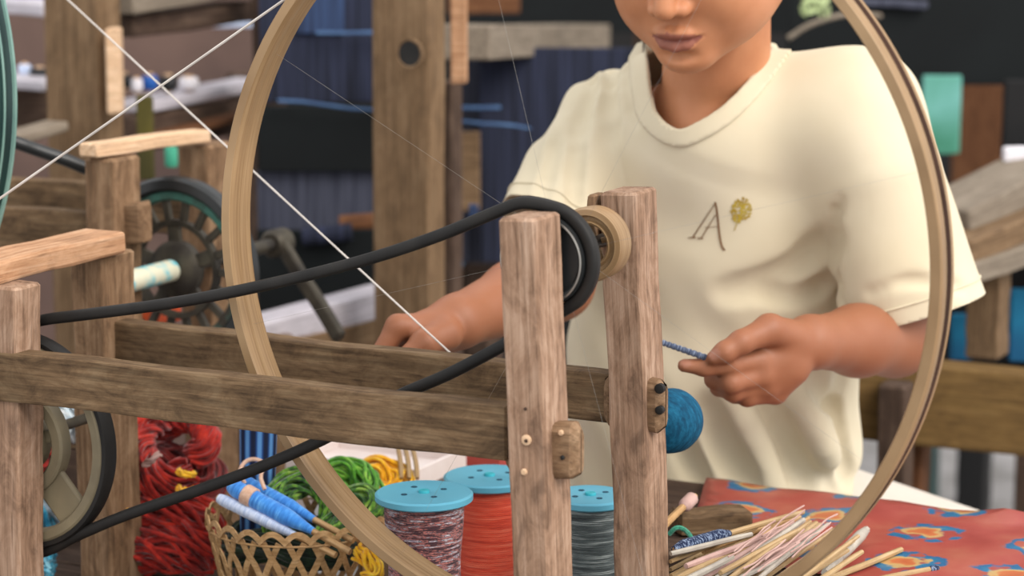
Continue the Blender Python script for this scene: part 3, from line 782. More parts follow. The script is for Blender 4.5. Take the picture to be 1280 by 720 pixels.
hank('yarn_tie', [G(222, 610, 2.272), G(232, 614, 2.264), G(244, 611, 2.27)], 6, .003, .0015, 'yarn_yellow', 'bright yellow tie below the orange one on the red pile')
hank('yarn_tie', [G(158, 640, 2.268), G(166, 642, 2.262), G(175, 639, 2.266)], 6, .003, .0015, 'yarn_yellow', 'yellow tie beside the post on the lower red roll')
# teal yarn under the belt wheel, whitish bundle behind it
hank('teal_hank', [G(0, 704, 2.29), G(36, 702, 2.29), G(66, 704, 2.29)], 40, .016, .0022, 'yarn_teal', 'teal blue yarn hank on the low table under the belt wheel', 'yarn', .7)
hank('teal_hank', [G(10, 655, 2.44), G(24, 640, 2.44), G(40, 645, 2.44), G(52, 668, 2.44), G(60, 700, 2.44)], 30, .016, .0022, 'yarn_teal', 'teal yarn loop seen through the belt wheel', 'yarn', .7)
yarn('yarn_pale', [(.3, (150, 176, 196)), (.5, (196, 210, 216)), (.7, (226, 224, 220))], 1.0, stretch=(90, 90, 90))
hank('pale_hank', [G(30, 530, 2.46), G(60, 520, 2.45), G(92, 524, 2.45), G(104, 540, 2.46)], 34, .016, .0021, 'yarn_pale', 'pale blue white yarn bundle seen through the top of the belt wheel', 'yarn', .7)
hank('pale_hank', [G(30, 640, 2.45), G(52, 628, 2.45), G(80, 640, 2.45), G(104, 662, 2.46)], 30, .014, .0021, 'yarn_pale', 'grey blue yarn bundle low behind the belt wheel', 'yarn', .7)
hank('orange_hank', [G(14, 600, 2.43), G(30, 592, 2.43), G(52, 580, 2.43), G(62, 560, 2.43)], 24, .011, .002, 'yarn_red', 'red orange yarn behind the middle of the belt wheel', 'yarn', .7)
# crate the yarn piles lean on
cr = thing('yarn_crate', P(150, 700, 2.56) * np.array([1, 1, 0]), 'dark wooden crate behind the red yarn pile', 'crate')
for k in range(3):
    z = PLAT - .02 + k * .052
    board('slat', P(-40, 0, 2.56) * [1, 1, 0] + ZUP * z, P(150, 0, 2.50) * [1, 1, 0] + ZUP * z, .046, .012, ZUP, 'wood_dark', cr, .002, 5)
for x in (-38, 146):
    board('upright', P(x, 0, 2.572 if x < 0 else 2.512) * [1, 1, 0], P(x, 0, 2.572 if x < 0 else 2.512) * [1, 1, 0] + ZUP * .62, .03, .012, RR, 'wood_dark', cr, .002, 5)

# white tray with sticks behind the yarn
tr = thing('white_tray', PZ(440, 570, PLAT), 'shallow white tray with a raised rim, behind the green and yellow yarn', 'tray')
tc = P(470, 572, 2.42); tz = tc[2] - .012
TO = np.array([tc[0], tc[1], tz])
prism('tray_base', [(-.075, -.05), (.075, -.05), (.075, .05), (-.075, .05)], .004, TO, RR, -NN, 'tray_white', tr)
for a, b in (((-.075, -.05), (.075, -.05)), ((-.075, .05), (.075, .05)), ((-.075, -.05), (-.075, .05)), ((.075, -.05), (.075, .05))):
    board('tray_wall', TO + RR * a[0] - NN * a[1] + ZUP * .010, TO + RR * b[0] - NN * b[1] + ZUP * .010, .020, .004, ZUP, 'tray_white', tr, .001, 4, 0)
for sx in (-.06, .06):
    for sy in (-.04, .04):
        board('tray_foot', TO + RR * sx - NN * sy - ZUP * (tz - PLAT), TO + RR * sx - NN * sy, .014, .014, RR, 'tray_white', tr, .001, 3, 0)
for k, (x0, x1) in enumerate(((498, 502), (507, 512), (516, 522))):
    stick('bamboo_stick', P(x1, 598, 2.30), P(x0, 556, 2.33), .0024, 'bamboo', 'short pale stick standing among the yarn behind the blue reels', 'sticks behind the reels')
rp_ = tag(board('red_block', P(520, 588, 2.50), P(640, 588, 2.46), .05, .035, ZUP, 'red_plastic', None, .006, 5, .0003), 'dull red box behind the orange thread reel', 'box')
tag(lathe('blue_bobbin', [(.0005, .030), (.012, .029), (.022, .022), (.0275, .010), (.029, 0), (.0275, -.010), (.022, -.022), (.012, -.029), (.0005, -.030)], P(838, 526, 2.12), NN, 'yarn_blue', None, 48, False, 80), 'round bobbin of teal blue yarn beside the rear post', 'bobbin')
tube('spindle', [P(838, 526, 2.12) + NN * .05, P(838, 526, 2.12) - NN * .045], .003, 'steel_dark', sm, 10)
# ================================================================== looms and stores at the back of the workshop
def bpanel(name, x0, y0, x1, y1, Z, mat, parent, th=.012, Z1=None, bev=.002):
    """upright panel whose face spans the given picture box at depth Z"""
    Z1 = Z if Z1 is None else Z1; yc = (y0 + y1) / 2
    return board(name, P(x0, yc, Z), P(x1, yc, Z1), (y1 - y0) * (Z + Z1) / 2 / F, th, ZUP, mat, parent, min(bev, th * .4), 4, .0003)
def bbeam(name, x0, y0, Z0, x1, y1, Z1, hpx, mat, parent, th=.05):
    return board(name, P(x0, y0, Z0), P(x1, y1, Z1), hpx * (Z0 + Z1) / 2 / F, th, ZUP, mat, parent, .003, 6, .0006)
def bpost(name, x0, x1, ytop, Z, mat, parent, dep=.05, lean=0.0, zb=0.0):
    """upright post seen between two picture columns; stands on the floor"""
    w = (x1 - x0) * Z / F / .89; top = P((x0 + x1) / 2, ytop, Z)
    base = np.array([top[0] + lean, top[1], zb])
    return board(name, base, top, w, dep, RR, mat, parent, .004, 8, .0008)
struct(slab('wall_left', -2.6, -.46, 4.75, 4.85, 0, 2.2, 'brick_wall'))

# left loom: tall post, beams and white rails
l1 = thing('timber_loom', P(99, 0, 3.0) * [1, 1, 0], 'timber loom frame with a thick brown post and white rails, behind the crank machine', 'loom')
bpost('post', 62, 137, -90, 3.0, 'wood_back', l1, .05)
bpanel('batten', 135, 35, 152, 141, 2.985, 'wood_pale', l1, .03)
bbeam('beam', 146, 4, 3.1, 316, -27, 3.45, 28, 'wood_grey', l1)
bbeam('beam', 146, 34, 3.14, 316, 12, 3.48, 26, 'wood_dark', l1)
bbeam('white_rail', 160, 134, 3.25, 316, 103, 3.56, 13, 'wood_white', l1, .06)
bbeam('side_board', 160, 168, 3.24, 316, 141, 3.54, 44, 'wood_dark', l1, .03)
bbeam('brown_rail', 160, 180, 3.2, 316, 141, 3.46, 9, 'wood_red', l1, .03)
bbeam('white_rail', -60, 94, 3.3, 72, 106, 3.2, 12, 'wood_white', l1, .06)
bbeam('white_rail', -60, 2, 3.5, 72, 11, 3.4, 17, 'wood_white', l1, .06)
bbeam('grey_rail', -60, 192, 2.85, 72, 157, 3.0, 13, 'wood_grey', l1, .04)
bpanel('dark_board', -60, 112, 66, 158, 3.3, 'wood_dark', l1, .02)
bpost('post', 292, 314, 90, 3.64, 'wood_dark', l1, .05)
tag(bpanel('blue_board', 12, -40, 62, 4, 3.6, 'blue_plastic', None, .02), 'blue board above the white rail behind the teal rim', 'board')
# bobbins set out on the white rail
def bobbin(px, py, Z, r, h, mat, label, grp='bobbins on the white rail'):
    c = P(px, py, Z)
    o = thing('bobbin', c - ZUP * h / 2, label, 'bobbin', grp)
    lathe('winding', [(.0005, h * .38), (r * .8, h * .38), (r, h * .2), (r, -h * .2), (r * .8, -h * .38), (.0005, -h * .38)], c, ZUP, mat, o, 24, False)
    lathe('core', [(.0005, h / 2), (r * .45, h / 2), (r * .45, -h / 2), (.0005, -h / 2)], c, ZUP, 'wood_pale', o, 16, False)
bobbin(187, 103, 3.26, .011, .026, 'blue_plastic', 'bright blue bobbin on the white rail beside the crossing yarns')
bobbin(171, 106, 3.25, .008, .022, 'white_cloth', 'white bobbin left of the bright blue one on the white rail')
bobbin(157, 101, 3.25, .008, .024, 'dark_iron', 'dark bobbin by the pale batten on the white rail')
bobbin(210, 104, 3.30, .013, .026, 'dark_iron', 'dark bobbin under the crossing of the two yarns')
bobbin(236, 104, 3.36, .014, .022, 'white_cloth', 'white bobbin at the end of the row on the white rail')
bobbin(31, 88, 3.27, .009, .022, 'quill_pale', 'pale blue bobbin on the white rail by the teal rim')
bobbin(50, 92, 3.26, .014, .020, 'dark_iron', 'dark bobbin beside the pale blue one by the teal rim')
plain('olive_cloth', (84, 76, 30), (60, 56, 26), .9, 12)
tag(bpanel('olive_cloth', 172, 120, 192, 225, 2.95, 'olive_cloth', None, .012), 'narrow olive yellow cloth hanging between the two short posts', 'cloth')
plain('green_thing', (70, 160, 130), (50, 130, 104), .7, 12)
tag(lathe('green_bobbin', [(.0005, .012), (.007, .012), (.008, .008), (.008, -.008), (.007, -.012), (.0005, -.012)], P(214, 196, 2.9), ZUP, 'green_thing', None, 20, False), 'small sea green bobbin under the pale cross stick', 'bobbin')
bpanel('cloth_strip', 262, 18, 316, 34, 3.6, 'quill_pale', l1, .01)

# dark loom seen through the wheel
l2 = thing('dark_loom', P(400, 300, 3.25) * [1, 1, 0], 'loom with navy warp and black cloth, left of the drilled post', 'loom')
bpanel('warp_sheet', 324, -60, 500, 128, 3.25, 'navy_cloth', l2, .008)
bpanel('warp_sheet', 370, -60, 430, 42, 3.235, 'blue_warp', l2, .006)
bpanel('cord', 395, 39, 500, 43, 3.225, 'cord_blue', l2, .006, None, .001)
bbeam('cord', 345, 125, 3.225, 500, 141, 3.225, 4, 'cord_blue', l2, .006)
bpanel('black_cloth', 322, 132, 500, 214, 3.26, 'black_cloth', l2, .01)
bpanel('grey_warp', 322, 210, 500, 292, 3.29, 'grey_warp', l2, .008)
tube('cloth_beam', [P(425, 282, 3.2), P(505, 276, 3.2)], .014, 'wood_red', l2, 14)
bpanel('black_skirt', 322, 286, 500, 415, 3.2, 'black_cloth', l2, .01)
tube('blue_roll', [P(378, 296, 3.17), P(440, 290, 3.17)], .012, 'navy_cloth', l2, 12)
bpost('post', 324, 340, -60, 3.34, 'wood_dark', l2, .05); bpost('post', 500, 520, -60, 3.34, 'wood_dark', l2, .05)
wp = thing('white_bench', P(400, 392, 3.0) * [1, 1, 0], 'white topped bench slanting behind the crank arm', 'bench')
bbeam('seat', 312, 418, 2.95, 500, 368, 3.12, 34, 'wood_white', wp, .05)
bbeam('apron', 330, 446, 2.96, 500, 406, 3.13, 40, 'wood_back', wp, .05)
bpost('leg', 330, 356, 420, 2.94, 'wood_back', wp, .05); bpost('leg', 470, 496, 412, 3.1, 'wood_back', wp, .05)

# thick post with a round hole, pale batten behind it
l3 = thing('drilled_post', P(512, 0, 2.9) * [1, 1, 0], 'thick upright brown post with a round drilled hole, behind the weaver\'s hand', 'post')
bpost('upright', 474, 547, -80, 2.9, 'wood_back', l3, .044, -.006)
hc = P(512, 67, 2.868)
lathe('hole_edge', [(.0145, .0), (.0160, .0018), (.0178, .0016), (.0180, -.004), (.0145, -.004)], hc, NN, 'wood_back', l3, 36)
lathe('hole', [(.0005, .0006), (.0150, .0006), (.0150, -.004), (.0005, -.004)], hc, NN, 'rubber', l3, 30, False)  # dark disc stands in for the shade inside the drilled hole
bt = thing('orange_batten', P(573, 0, 2.97) * [1, 1, 0], 'upright batten of orange pine beside the drilled post', 'batten')
bpanel('strip', 563, -80, 584, 104, 2.98, 'wood_orange', bt, .02)
bpost('post', 555, 572, 100, 3.04, 'wood_dark', bt, .03)

# grey beam and dark warp left of the person
l4 = thing('hanging_loom', P(640, 60, 3.4) * [1, 1, 0], 'loom with a pale grey beam and a dark blue grey warp, beside the person\'s shoulder', 'loom')
bbeam('beam', 576, 53, 3.12, 735, 47, 4.2, 38, 'wood_grey', l4, .08)
bpanel('warp_sheet', 572, 74, 820, 330, 3.5, 'grey_warp', l4, .008)
bpanel('navy_warp', 600, 60, 820, 330, 3.46, 'navy_cloth', l4, .006)  # navy cloth layer in front of the grey warp
bpanel('cord', 560, 132, 626, 137, 3.3, 'cord_blue', l4, .006, None, .001)
bbeam('cord', 560, 150, 3.3, 665, 160, 3.3, 4, 'cord_blue', l4, .006)
bpanel('brown_board', 556, 165, 600, 262, 3.42, 'wood_back', l4, .03)
bpost('post', 590, 620, 330, 3.55, 'wood_dark', l4, .05); bpost('post', 800, 830, -60, 3.55, 'wood_dark', l4, .05); bpost('post', 572, 590, 60, 3.55, 'wood_dark', l4, .05)
tag(bpanel('black_curtain', 575, -80, 1010, 40, 4.35, 'black_cloth', None, .02), 'black cloth stretched above the grey beam behind the person', 'cloth')
tag(bpanel('brown_board', 560, -70, 650, 16, 4.0, 'wood_red', None, .03), 'reddish brown board above the end of the grey beam', 'board')
for x, y, w, h, c, lb in ((568, 330, 22, 9, 'cyan_cloth', 'bright cyan cloth scrap beside the drilled post'), (592, 268, 12, 26, 'blue_warp', 'dull blue cloth scrap under the dark warp'),
                          (568, 290, 20, 26, 'blue_plastic', 'dark blue cloth bundle between post and sleeve'), (466, 402, 40, 14, 'stick_pink', 'pale pink cloth strip by the foot of the drilled post')):
    tag(bpanel('cloth_scrap', x - w / 2, y - h / 2, x + w / 2, y + h / 2, 3.1, c, None, .01), lb, 'cloth')

# right side: black awning cloth, stacked beams, bench
l5 = thing('black_awning', P(1150, 40, 3.7) * [1, 1, 0], 'big black cloth hung along the back right of the workshop', 'cloth')
bpanel('cloth', 985, -90, 1420, 106, 3.7, 'black_cloth', l5, .02)
bbeam('grey_streak', 1060, 2, 3.68, 1160, 6, 3.68, 10, 'grey_warp', l5, .01)  # lighter grey strip across the black cloth
bpost('pole', 1300, 1330, -90, 3.74, 'wood_dark', l5, .05); bpost('pole', 1000, 1022, 60, 3.74, 'wood_dark', l5, .05)
tag(bpanel('teal_cloth', 1152, 94, 1200, 192, 3.678, 'teal_cloth', None, .012), 'pale teal cloth hanging beside the brown pillar', 'cloth')
pil = tag(bpost('brown_pillar', 1200, 1258, 102, 5.2, 'wood_red', None, .06), 'reddish brown wooden pillar behind the stacked beams', 'pillar')
tag(bpanel('dark_screen', 1254, 100, 1420, 196, 3.66, 'dark_wall', None, .02), 'dark panel right of the brown pillar', 'screen')
l6 = thing('beam_rack', P(1240, 330, 3.1) * [1, 1, 0], 'rack of slanting grey brown beams beside the person\'s sleeve', 'rack')
bbeam('beam', 1175, 276, 3.05, 1420, 150, 3.35, 34, 'wood_grey', l6, .09)
bbeam('beam', 1175, 312, 3.0, 1420, 218, 3.3, 30, 'wood_back', l6, .09)
bbeam('beam', 1185, 342, 2.98, 1420, 262, 3.25, 26, 'wood_grey', l6, .06)
bpost('post', 1218, 1256, 325, 3.08, 'wood_back', l6, .05, 0.0, P(1240, 450, 3.08)[2])
bpost('post', 1330, 1370, 250, 3.2, 'wood_back', l6, .05)
bpanel('dark_board', 1150, 330, 1420, 470, 3.3, 'dark_wall', l6, .02)
tag(bpanel('white_cloth', 1254, 184, 1290, 204, 3.2, 'white_cloth', None, .02), 'white cloth bundle on top of the slanting beams', 'cloth')
tag(bpanel('cyan_cloth', 1188, 392, 1216, 450, 3.2, 'cyan_cloth', None, .012), 'cyan cloth hanging under the person\'s sleeve', 'cloth')
tag(bpanel('cyan_cloth', 1262, 360, 1300, 452, 3.2, 'cyan_cloth', None, .012), 'cyan cloth hanging right of the grey rack post', 'cloth')
l7 = thing('loom_bench', P(1180, 510, 2.95) * [1, 1, 0], 'loom bench with a broad ochre plank behind the person', 'bench')
bbeam('plank', 1040, 490, 2.95, 1420, 530, 2.95, 103, 'wood_ochre', l7, .05)
bpost('leg', 1106, 1138, 478, 2.90, 'wood_dark', l7, .04)
bpost('leg', 1138, 1158, 540, 2.99, 'wood_red', l7, .04)
tag(bpost('black_stake', 1205, 1238, 470, 4.5, 'dark_wall', None, .05), 'black wooden stake standing on the floor far behind the ochre plank', 'post')
tag(bpost('green_stake', 1155, 1173, 470, 4.3, 'teal_rim', None, .05), 'dark green stake beside the black one far behind the plank', 'post')
bpost('leg', 1350, 1385, 545, 3.0, 'wood_dark', l7, .05)
# leafy twig beyond the back
tg = thing('leafy_twig', P(1020, 20, 3.5), 'pale green leafy twig by the person\'s neck, under the black cloth edge', 'plant')
tube('twig', spline([P(985, 48, 3.5), P(1015, 30, 3.5), P(1060, 18, 3.52), P(1100, 20, 3.6)], 20), .004, 'wood_grey', tg, 8)
for k in range(10):
    c = P(1004 + 3.4 * k, 14 - 7 * (k % 3), 3.49); a = RNG.rand() * 3; u = np.array([math.cos(a), 0, math.sin(a)]); v = np.array([-math.sin(a), .5, math.cos(a)]); l, w = .011, .004
    mesh_obj('leaf', [c - u * l, c - u * l * .3 + v * w, c + u * l * .4 + v * w * .8, c + u * l, c + u * l * .4 - v * w * .8, c - u * l * .3 - v * w], [(0, 1, 2, 3, 4, 5)], 'leaf', tg)
# ================================================================== the weaver
# Body and clothes are grown as smooth distance fields and meshed with surface nets.
class Field:
    def __init__(s, xs, ys, zs):
        s.xs, s.ys, s.zs = (np.asarray(a, np.float32) for a in (xs, ys, zs))
        s.V = np.full((len(xs), len(ys), len(zs)), 0.5, np.float32)
    def box(s, lo, hi):
        i0, i1 = np.searchsorted(s.xs, lo[0]), np.searchsorted(s.xs, hi[0])
        j0, j1 = np.searchsorted(s.ys, lo[1]), np.searchsorted(s.ys, hi[1])
        k0, k1 = np.searchsorted(s.zs, lo[2]), np.searchsorted(s.zs, hi[2])
        return slice(i0, i1), slice(j0, j1), slice(k0, k1)
    def pts(s, sl):
        return s.xs[sl[0]][:, None, None], s.ys[sl[1]][None, :, None], s.zs[sl[2]][None, None, :]
    def join(s, sl, d, k, sub=False):
        a = s.V[sl]
        if a.size == 0: return
        if sub:
            h = np.maximum(k - np.abs(a + d), 0) / k
            s.V[sl] = np.maximum(a, -d) + h * h * k * 0.25
        else:
            h = np.maximum(k - np.abs(a - d), 0) / k
            s.V[sl] = np.minimum(a, d) - h * h * k * 0.25
    def cone(s, a, b, ra, rb, k=.01, sub=False):
        a = np.asarray(a, float); b = np.asarray(b, float); m = max(ra, rb) + k + .012
        sl = s.box(np.minimum(a, b) - m, np.maximum(a, b) + m); X, Y, Z = s.pts(sl)
        ba = b - a; L2 = float(ba @ ba) + 1e-12
        t = np.clip(((X - a[0]) * ba[0] + (Y - a[1]) * ba[1] + (Z - a[2]) * ba[2]) / L2, 0, 1).astype(np.float32)
        d = np.sqrt((X - a[0] - t * ba[0]) ** 2 + (Y - a[1] - t * ba[1]) ** 2 + (Z - a[2] - t * ba[2]) ** 2) - (ra + (rb - ra) * t)
        s.join(sl, d.astype(np.float32), k, sub)
    def chain(s, pts, rads, k=.01, sub=False):
        for i in range(len(pts) - 1): s.cone(pts[i], pts[i + 1], rads[i], rads[i + 1], k, sub)
    def ell(s, c, rad, M=None, k=.01, sub=False):
        c = np.asarray(c, float); m = max(rad) + k + .012
        sl = s.box(c - m, c + m); X, Y, Z = s.pts(sl)
        M = np.eye(3) if M is None else M
        dx, dy, dz = X - c[0], Y - c[1], Z - c[2]
        q = [(M[i][0] * dx + M[i][1] * dy + M[i][2] * dz) for i in range(3)]
        k0 = np.sqrt(sum((q[i] / rad[i]) ** 2 for i in range(3)))
        k1 = np.sqrt(sum((q[i] / rad[i] ** 2) ** 2 for i in range(3))) + 1e-9
        s.join(sl, (k0 * (k0 - 1) / k1).astype(np.float32), k, sub)
    def econe(s, a, b, ra, rb, sdir, fdir, flat, k=.02):
        """tapered member with an elliptical section: full radius along sdir, flattened along fdir"""
        a = np.asarray(a, float); b = np.asarray(b, float); m = max(ra, rb) + k + .012
        sl = s.box(np.minimum(a, b) - m, np.maximum(a, b) + m); X, Y, Z = s.pts(sl)
        ax = unit(b - a); L = np.linalg.norm(b - a)
        S_ = unit(sdir - ax * (sdir @ ax)); F_ = np.cross(ax, S_)
        dx, dy, dz = X - a[0], Y - a[1], Z - a[2]
        u = dx * ax[0] + dy * ax[1] + dz * ax[2]
        t = np.clip(u / L, 0, 1); o = u - t * L
        qs = dx * S_[0] + dy * S_[1] + dz * S_[2]; qf = (dx * F_[0] + dy * F_[1] + dz * F_[2]) / flat
        r = ra + (rb - ra) * t
        d = (np.sqrt(qs ** 2 + qf ** 2 + (o * 1.2) ** 2) - r) * (flat * .5 + .5)
        s.join(sl, d.astype(np.float32), k, False)
    def mesh(s):
        V = s.V; ins = V < 0
        c = [ins[i:ins.shape[0] - 1 + i, j:ins.shape[1] - 1 + j, k:ins.shape[2] - 1 + k] for i in (0, 1) for j in (0, 1) for k in (0, 1)]
        cnt = sum(x.astype(np.int8) for x in c)
        act = (cnt > 0) & (cnt < 8)
        I, J, K = np.nonzero(act); n = len(I)
        idx = np.full(act.shape, -1, np.int64); idx[I, J, K] = np.arange(n)
        acc = np.zeros((n, 3)); w = np.zeros(n)
        cor = [(i, j, k) for i in (0, 1) for j in (0, 1) for k in (0, 1)]
        def pos(o): return np.c_[s.xs[I + o[0]], s.ys[J + o[1]], s.zs[K + o[2]]]
        for a in range(8):
            for b in range(a + 1, 8):
                if sum(abs(cor[a][q] - cor[b][q]) for q in range(3)) != 1: continue
                va = V[I + cor[a][0], J + cor[a][1], K + cor[a][2]]; vb = V[I + cor[b][0], J + cor[b][1], K + cor[b][2]]
                m = (va < 0) != (vb < 0)
                t = np.where(m, va / np.where(m, va - vb, 1), 0)[:, None]
                acc += np.where(m[:, None], pos(cor[a]) * (1 - t) + pos(cor[b]) * t, 0); w += m
        P_ = acc / w[:, None]
        faces = []
        for ax in range(3):
            sh = [slice(1, -1)] * 3; sh[ax] = slice(0, -1)
            sh2 = list(sh); sh2[ax] = slice(1, None)
            a = ins[tuple(sh)]; b = ins[tuple(sh2)]
            i, j, k = np.nonzero(a != b); e = [i, j, k]
            for q in range(3):
                if q != ax: e[q] = e[q] + 1
            o1, o2 = [q for q in range(3) if q != ax]
            def cell(d1, d2):
                g = [e[0].copy(), e[1].copy(), e[2].copy()]; g[o1] += d1; g[o2] += d2
                return idx[g[0], g[1], g[2]]
            q = np.stack([cell(-1, -1), cell(0, -1), cell(0, 0), cell(-1, 0)], 1)
            src = a[i, j, k]
            flip = src if ax != 1 else ~src
            faces.append(np.where(flip[:, None], q, q[:, ::-1]))
        return P_, np.vstack(faces)
def fmesh(name, P_, Fq, mat, parent):
    me = bpy.data.meshes.new(name)
    me.vertices.add(len(P_)); me.vertices.foreach_set('co', P_.astype(np.float32).ravel())
    me.loops.add(Fq.size); me.loops.foreach_set('vertex_index', Fq.astype(np.int32).ravel())
    me.polygons.add(len(Fq)); me.polygons.foreach_set('loop_start', np.arange(0, Fq.size, 4, dtype=np.int32))
    me.polygons.foreach_set('loop_total', np.full(len(Fq), 4, np.int32))
    me.polygons.foreach_set('use_smooth', np.ones(len(Fq), bool))
    me.materials.append(MATS[mat]); me.update(); me.validate()
    o = bpy.data.objects.new(name, me)
    return put(o, parent)
def axis_grid(segs):
    """segs: [(start, end, step), ...] contiguous"""
    out = []
    for a, b, st in segs:
        n = max(1, int(round((b - a) / st))); out += list(np.linspace(a, b, n, endpoint=False))
    out.append(segs[-1][1]); return np.array(out)
def vsmooth(P_, Fq, it=2, lam=.5, keep=None):
    e = np.vstack([Fq[:, [0, 1]], Fq[:, [1, 2]], Fq[:, [2, 3]], Fq[:, [3, 0]]])
    e = np.vstack([e, e[:, ::-1]]); n = len(P_); deg = np.bincount(e[:, 0], minlength=n)[:, None]
    for _ in range(it):
        for l in (lam, -lam * 1.03):
            A = np.c_[[np.bincount(e[:, 0], weights=P_[e[:, 1], q], minlength=n) for q in range(3)]].T / np.maximum(deg, 1)
            P_ = P_ + l * (A - P_)
    return P_, Fq

# ---- joints, from the picture
YAW = math.radians(20)
BF = np.array([-math.sin(YAW), -math.cos(YAW), 0]); BS = np.array([math.cos(YAW), -math.sin(YAW), 0])
NB0 = P(900, 92, 2.375)                 # base of the neck
T1, T2, T3, T4 = P(896, 190, 2.415), P(892, 290, 2.445), P(889, 470, 2.505), P(892, 660, 2.545)
SL, SR = P(1066, 146, 2.345), P(768, 156, 2.445)          # shoulder joints: viewer right, viewer left
EL, ER = P(1118, 424, 2.345), P(694, 352, 2.345)
WL, WR = P(1012, 428, 2.225), P(572, 402, 2.215)
# ---- head frame
hy, hp = math.radians(25), math.radians(25)
fh = np.array([-math.sin(hy), -math.cos(hy), 0])
HF = math.cos(hp) * fh - math.sin(hp) * ZUP
HU = math.sin(hp) * fh + math.cos(hp) * ZUP
HS = np.cross(HF, HU)
if HS[0] < 0: HS = -HS
MOUTH = P(843, 48, 2.195)
HO = MOUTH - (.097 * HF - .062 * HU)
def hd(s, f, u): return HO + s * HS + f * HF + u * HU
HM = np.array([HS, HF, HU])
HIPL, HIPR = P(985, 668, 2.55), P(800, 680, 2.60)
KNL, KNR = P(1262, 735, 2.47), P(640, 800, 2.42)
SEATZ = .40

def build_body():
    x0, x1 = -.22, .60
    xs = axis_grid([(-.22, -.145, .006), (-.145, -.02, .0024), (-.02, .10, .004), (.10, .285, .0021), (.285, .60, .0045)])
    ys = axis_grid([(1.98, 2.10, .004), (2.10, 2.27, .0023), (2.27, 2.75, .0045)])
    zs = axis_grid([(0.0, .60, .008), (.60, .655, .005), (.655, .80, .0022), (.80, .98, .004), (.98, 1.14, .0021), (1.14, 1.33, .004)])
    f = Field(xs, ys, zs)
    # trunk (kept inside the shirt)
    f.econe(T1, T2, .088, .095, BS, BF, .66, .03); f.econe(T2, T3, .095, .100, BS, BF, .70, .03); f.econe(T3, T4, .106, .12, BS, BF, .72, .03)
    f.cone(NB0 - ZUP * .050, SL, .040, .030, .03); f.cone(NB0 - ZUP * .048, SR, .040, .028, .03)
    f.cone(NB0 - .062 * ZUP + .02 * BF, T1 + BF * .040, .052, .045, .03)
    # neck
    f.cone(hd(.002, -.032, -.040), NB0 - ZUP * .03 - BS * .004, .050, .054, .012)
    f.cone(hd(.034, .0, -.055), NB0 + BF * .045 - BS * .012 - ZUP * .035, .016, .011, .018)
    # arms
    f.chain([SL, SL * .5 + EL * .5, EL], [.029, .030, .035], .02); f.chain([EL, EL * .55 + WL * .45, WL], [.0345, .0325, .0235], .015)
    f.chain([SR, SR * .4 + ER * .6, ER], [.027, .028, .036], .02); f.chain([ER, ER * .6 + WR * .4, WR], [.037, .034, .0240], .015)
    # legs
    for hp_, kn, sgn in ((HIPL, KNL, 1), (HIPR, KNR, -1)):
        f.cone(hp_, kn, .078, .055, .03)
        an = np.array([kn[0] + .02 * sgn, kn[1] + .10, .075])
        f.chain([kn, kn * .6 + an * .4 + np.array([0, .015, 0]), an], [.053, .050, .036], .02)
        f.chain([an - ZUP * .03, an + np.array([-.03, -.13, -.05])], [.034, .024], .02)
    f.econe(T4, T4 - ZUP * .09, .135, .14, BS, BF, .75, .03)
    # ---- head
    f.ell(hd(0, -.018, .040), (.074, .094, .084), HM, .02)
    f.ell(hd(0, .028, -.014), (.064, .066, .082), HM, .025)
    for s in (-1, 1):
        f.ell(hd(s * .036, .050, -.034), (.033, .036, .040), HM, .025)          # full cheeks
        f.ell(hd(s * .040, .034, -.054), (.026, .030, .028), HM, .025)
        f.cone(hd(s * .056, .004, -.048), hd(s * .013, .070, -.087), .024, .016, .028)   # jaw
        f.ell(hd(s * .075, -.010, -.004), (.009, .019, .030), HM, .008)          # ears
        f.ell(hd(s * .079, -.010, -.004), (.006, .011, .019), HM, .004, True)
        f.ell(hd(s * .032, .095, .010), (.019, .012, .011), HM, .014, True)      # eye sockets
        f.ell(hd(s * .032, .076, .008), (.0145, .0145, .0115), HM, .004)         # lids over the eyeballs
        f.cone(hd(s * .016, .093, .026), hd(s * .045, .082, .028), .006, .004, .012)
    f.ell(hd(0, .080, -.088), (.019, .016, .014), HM, .016)
    f.ell(hd(0, .078, -.062), (.029, .017, .024), HM, .014)
    f.chain([hd(0, .086, .020), hd(0, .098, -.004), hd(0, .109, -.026)], [.007, .0085, .0105], .012)
    for s in (-1, 1):
        f.ell(hd(s * .0125, .097, -.031), (.0085, .0105, .0075), HM, .005)
        f.ell(hd(s * .0072, .104, -.0385), (.0035, .0042, .0036), HM, .003, True)
    # lips
    for s in (-1, 1):
        f.chain([hd(s * .0235, .0880, -.0618), hd(s * .012, .0955, -.0578), hd(s * .004, .0978, -.0560), hd(0, .0972, -.0572)], [.0026, .0048, .0052, .0050], .004)
        f.chain([hd(s * .0215, .0885, -.0640), hd(s * .011, .0945, -.0690), hd(0, .0965, -.0705)], [.0026, .0056, .0064], .004)
        f.chain([hd(s * .0255, .0905, -.0625), hd(s * .013, .0995, -.0632), hd(0, .1030, -.0632)], [.0012, .0017, .0018], .003, True)
    f.cone(hd(0, .0995, -.045), hd(0, .1005, -.050), .0028, .0022, .005, True)      # philtrum
    f.ell(hd(0, .0955, -.0810), (.016, .0045, .0045), HM, .008, True)               # fold under the lip
    # ---- her left hand (pinching the little quill)
    k2 = .0045
    kn = {'i': P(950, 450, 2.186), 'm': P(953, 468, 2.190), 'r': P(959, 482, 2.200), 'p': P(970, 491, 2.212)}
    f.cone(WL, P(975, 440, 2.203), .0235, .0205, .012)
    for q, r in (('i', .0125), ('m', .0128), ('r', .0122), ('p', .0108)):
        f.cone(P(985, 442 + 12 * 'imrp'.index(q) * .6, 2.210), kn[q], .0165, r, .010)
